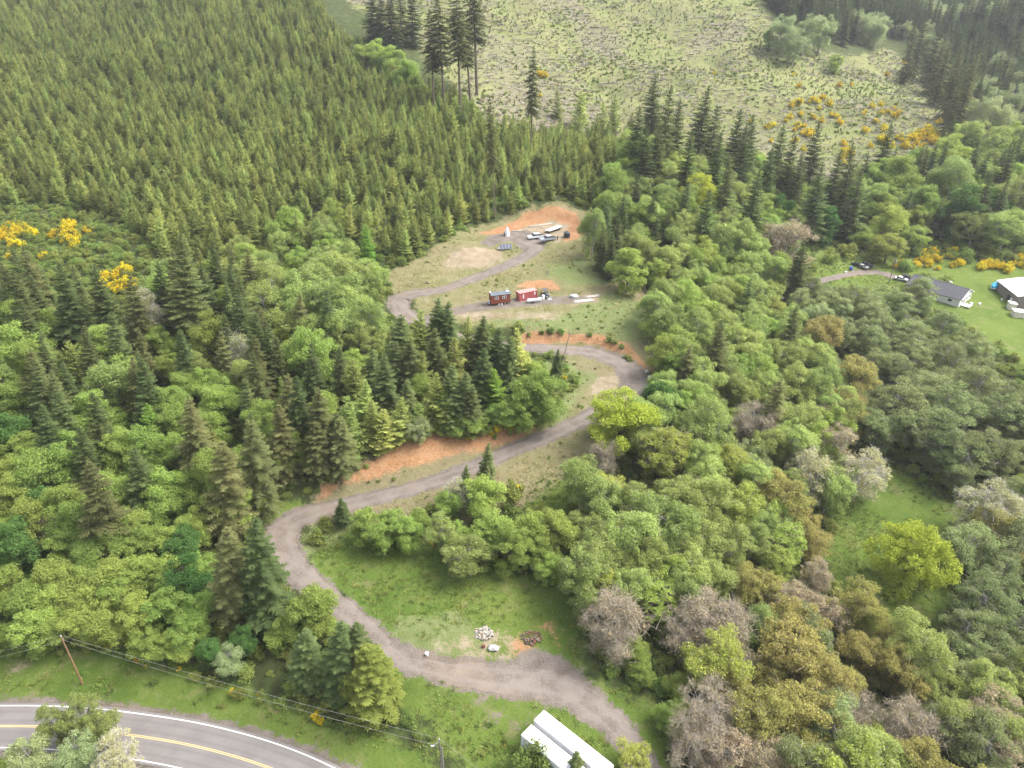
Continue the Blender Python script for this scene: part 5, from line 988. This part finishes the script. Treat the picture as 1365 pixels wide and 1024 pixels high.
# neighbouring house, barn and sheds
def house():
    N_ = G(1277, 410); ra = math.atan2(13.8, -12.3); rd = np.array((math.cos(ra), math.sin(ra))); gd = np.array((rd[1], -rd[0]))
    Lr, hw_ = 18.5, 5.6; c = N_[:2] + gd * hw_ + rd * Lr / 2; z0 = float(H(*(N_[:2] + gd * 3))) - .1
    t = thing('house', 'single storey white house with dark grey shingle roof', 'house', (*c, z0), ra)      # local x along the ridge, -x the gable end in view, +y the near eave
    SH = simple('dark_shingles', (.075, .075, .085), .9, .15, 0, .25, 2); WALL = simple('white_siding', (.58, .575, .56), .7, .2, 0, .06, 2)
    MB().box((0, 0, 1.4), (Lr, 2 * hw_, 3.2)).build('wall', WALL, t)
    gb = MB().prism([(-hw_, 3.0), (0, 5.35), (hw_, 3.0)], -Lr / 2 + .002, Lr / 2 - .002).build('gable', WALL, t); gb.rotation_euler = (0, 0, rad(90))
    r_o = MB().prism([(-hw_ - .5, 2.86), (-hw_ - .5, 3.02), (0, 5.6), (hw_ + .5, 3.02), (hw_ + .5, 2.86), (0, 5.42)], -Lr / 2 - .45, Lr / 2 + .45).build('roof', SH, t); r_o.rotation_euler = (0, 0, rad(90))
    MB().box((0, 0, 5.56), (Lr + .9, .4, .08)).build('ridge_cap', SH, t)
    for s_ in (-1, 1): MB().box((-Lr / 2 - .47, s_ * (hw_ / 2 + .25), 4.2), (.06, math.hypot(hw_ + .5, 2.58), .2), Matrix.Rotation(-s_ * math.atan2(2.58, hw_ + .5), 4, 'X')).build('bargeboard', WHITE, t)
    for y in (-3.6, -1.0, 3.4):
        wn = MB().box((-Lr / 2 - .03, y, 1.8), (.08, 1.3, 1.1)).build('window', WHITE, t); MB().box((-Lr / 2 - .075, y, 1.8), (.02, 1.08, .88)).build('pane', GLASS, wn)
    d_ = MB().box((-Lr / 2 - .03, 1.3, 1.15), (.08, 1.0, 2.1)).build('door', simple('brown_door', (.16, .10, .07), .6, .3), t); MB().box((-Lr / 2 - .1, 1.65, 1.1), (.06, .08, .08)).build('handle', CHROME, d_)
    for x in (-6, -1, 4):
        wn = MB().box((x, hw_ + .03, 1.8), (1.5, .08, 1.1)).build('window', WHITE, t); MB().box((x, hw_ + .075, 1.8), (1.28, .02, .88)).build('pane', GLASS, wn)
    dk = MB().box((-Lr / 2 - 1.5, 2.2, .35), (2.9, 3.6, .14)).build('porch_deck', simple('pale_deck', (.42, .40, .37), .8, .2), t)
    for x in (-2.8, -.2):
        for y in (.5, 3.9): MB().box((-Lr / 2 + x, y, .75), (.1, .1, 1.1)).build('porch_post', WHITE, dk)
    MB().box((-Lr / 2 - 2.85, 2.2, 1.25), (.06, 3.4, .08)).box((-Lr / 2 - 1.5, 3.92, 1.25), (2.7, .06, .08)).build('porch_rail', WHITE, dk)
    MB().cyl((3, -1.2, 4.9), (3, -1.2, 5.9), .14, None, 10).build('flue', CHROME, t)
house()
def barn():
    A, B = G(1352, 411), G(1331, 390); d = B - A; La = 15.0; ang = math.atan2(d[1], d[0]); ax = d[:2] / np.linalg.norm(d[:2]); pr = np.array((ax[1], -ax[0])); c = A[:2] + ax * La / 2 + pr * 8; z0 = float(H(*A[:2])) - .2
    t = thing('barn', 'weathered grey board barn with white metal roof', 'barn', (*c, z0), ang); GB = simple('grey_barn_boards', (.20, .175, .16), .95, .1, 0, .35, 5)
    MB().box((0, 0, 2.2), (La, 16, 4.8)).build('wall', GB, t); m = MB()
    for k in range(46): MB().box((-La / 2 + .17 + k * .326, 8.03, 2.2), (.27, .05, 4.75)).build('board', GB, t)
    for k in range(49): MB().box((-La / 2 - .03, -7.84 + k * .326, 2.2), (.05, .27, 4.75)).build('board', GB, t)
    rf = MB().prism([(-8.4, 4.5), (-8.4, 4.6), (0, 6.1), (8.4, 4.6), (8.4, 4.5), (0, 6.0)], -La / 2 - .3, La / 2 + .3).build('roof', WHITE, t); rf.rotation_euler = (0, 0, rad(90))
    gb = MB().prism([(-8, 4.55), (0, 5.95), (8, 4.55)], -La / 2 + .003, La / 2 - .003).build('gable', GB, t); gb.rotation_euler = (0, 0, rad(90))
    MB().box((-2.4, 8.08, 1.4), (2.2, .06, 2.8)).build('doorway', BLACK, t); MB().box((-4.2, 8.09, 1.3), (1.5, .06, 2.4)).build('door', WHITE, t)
barn()
def shed(px, py, d, label):
    t = thing('shed', label, 'shed', G(px, py), rad(78)); CR = simple('cream_siding', (.50, .47, .39), .8, .2)
    MB().box((0, 0, d[2] / 2), d).build('wall', CR, t); MB().box((0, 0, d[2] + .08), (d[0] + .3, d[1] + .3, .16), Matrix.Rotation(.06, 4, 'X')).build('roof', WHITE, t); MB().box((-.2, d[1] / 2 + .03, d[2] * .45), (.8, .05, d[2] * .85)).build('door', WHITE, t)
shed(1347, 412, (2.6, 2.2, 2.3), 'small cream shed against the barn wall'); shed(1356, 422, (3.0, 3.8, 2.0), 'cream shed with wide white roof beyond the small shed')
t = thing('tarped_boat', 'boat under a bright blue tarp beside the barn', 'boat', G(1326, 385), rad(40)); MB().ico((0, 0, 1.3), 1.0, 3, .05, (2.9, 1.3, 1.1)).build('tarp', simple('blue_tarp', (.03, .32, .55), .45, .4, 0, .2, 1.5), t); MB().prism([(-2.6, .5), (-2.5, 1.1), (2.7, 1.1), (2.2, .5)], -.8, .8).build('hull', WHITE, t)
for sy in (-1, 1): MB().cyl((-.6, sy * .8, .35), (-.6, sy * 1.0, .35), .35, None, 14).build('wheel', BLACK, t)
t = thing('blue_bin', 'blue bin standing on grass beside the parked black car', 'bin', G(1134, 360.5)); MB().box((0, 0, .6), (1.1, .9, 1.1), None, .08).build('bin_body', simple('blue_plastic', (.05, .10, .38), .5, .3), t); MB().box((0, 0, 1.2), (1.2, 1.0, .1), None, .03).build('lid', MATS['blue_plastic'], t)
bx_('chest_freezer', 1264, 378.5, (2.4, .9, .9), WHITE, 'white chest lying on the grass behind the house', 'chest', -.6); bx_('garden_box', 1127, 364.5, (.9, .7, .7), WHITE, 'small white box at the end of the neighbouring lane', 'box'); bx_('garden_box', 1293, 408, (.7, .7, 1.2), WHITE, 'white cabinet beside the house porch', 'cabinet', .4); bx_('garden_box', 1305, 407, (.9, .6, .7), WHITE, 'low white box on the lawn beside the house', 'box', .2); bx_('garden_box', 1335, 400.5, (.6, .6, .6), WHITE, 'small white box by the barn doorway', 'box', .2)

# ------------------------------------------------------------------ the air: faint even haze over the valley
hm, ht = mat('haze'); hb = NT(ht); pv = hb.n('ShaderNodeVolumePrincipled'); pv.inputs['Color'].default_value = (.86, .90, .95, 1); pv.inputs['Density'].default_value = HAZE; pv.inputs['Anisotropy'].default_value = .2
hb.l(pv.outputs[0], hb.n('ShaderNodeOutputMaterial').inputs['Volume'])
zlo = float(Z.min()) - 1.0; zhi = float(max(Z.max(), CAMZ) + 60)
hz = MB().box(((gx[0] + gx[-1]) / 2, (gy[0] + gy[-1]) / 2, (zlo + zhi) / 2), (gx[-1] - gx[0] + 20, gy[-1] - gy[0] + 20, zhi - zlo)).build('haze', hm); hz['kind'] = 'stuff'; tag(hz, 'faint pale haze in the air over the valley', 'haze')
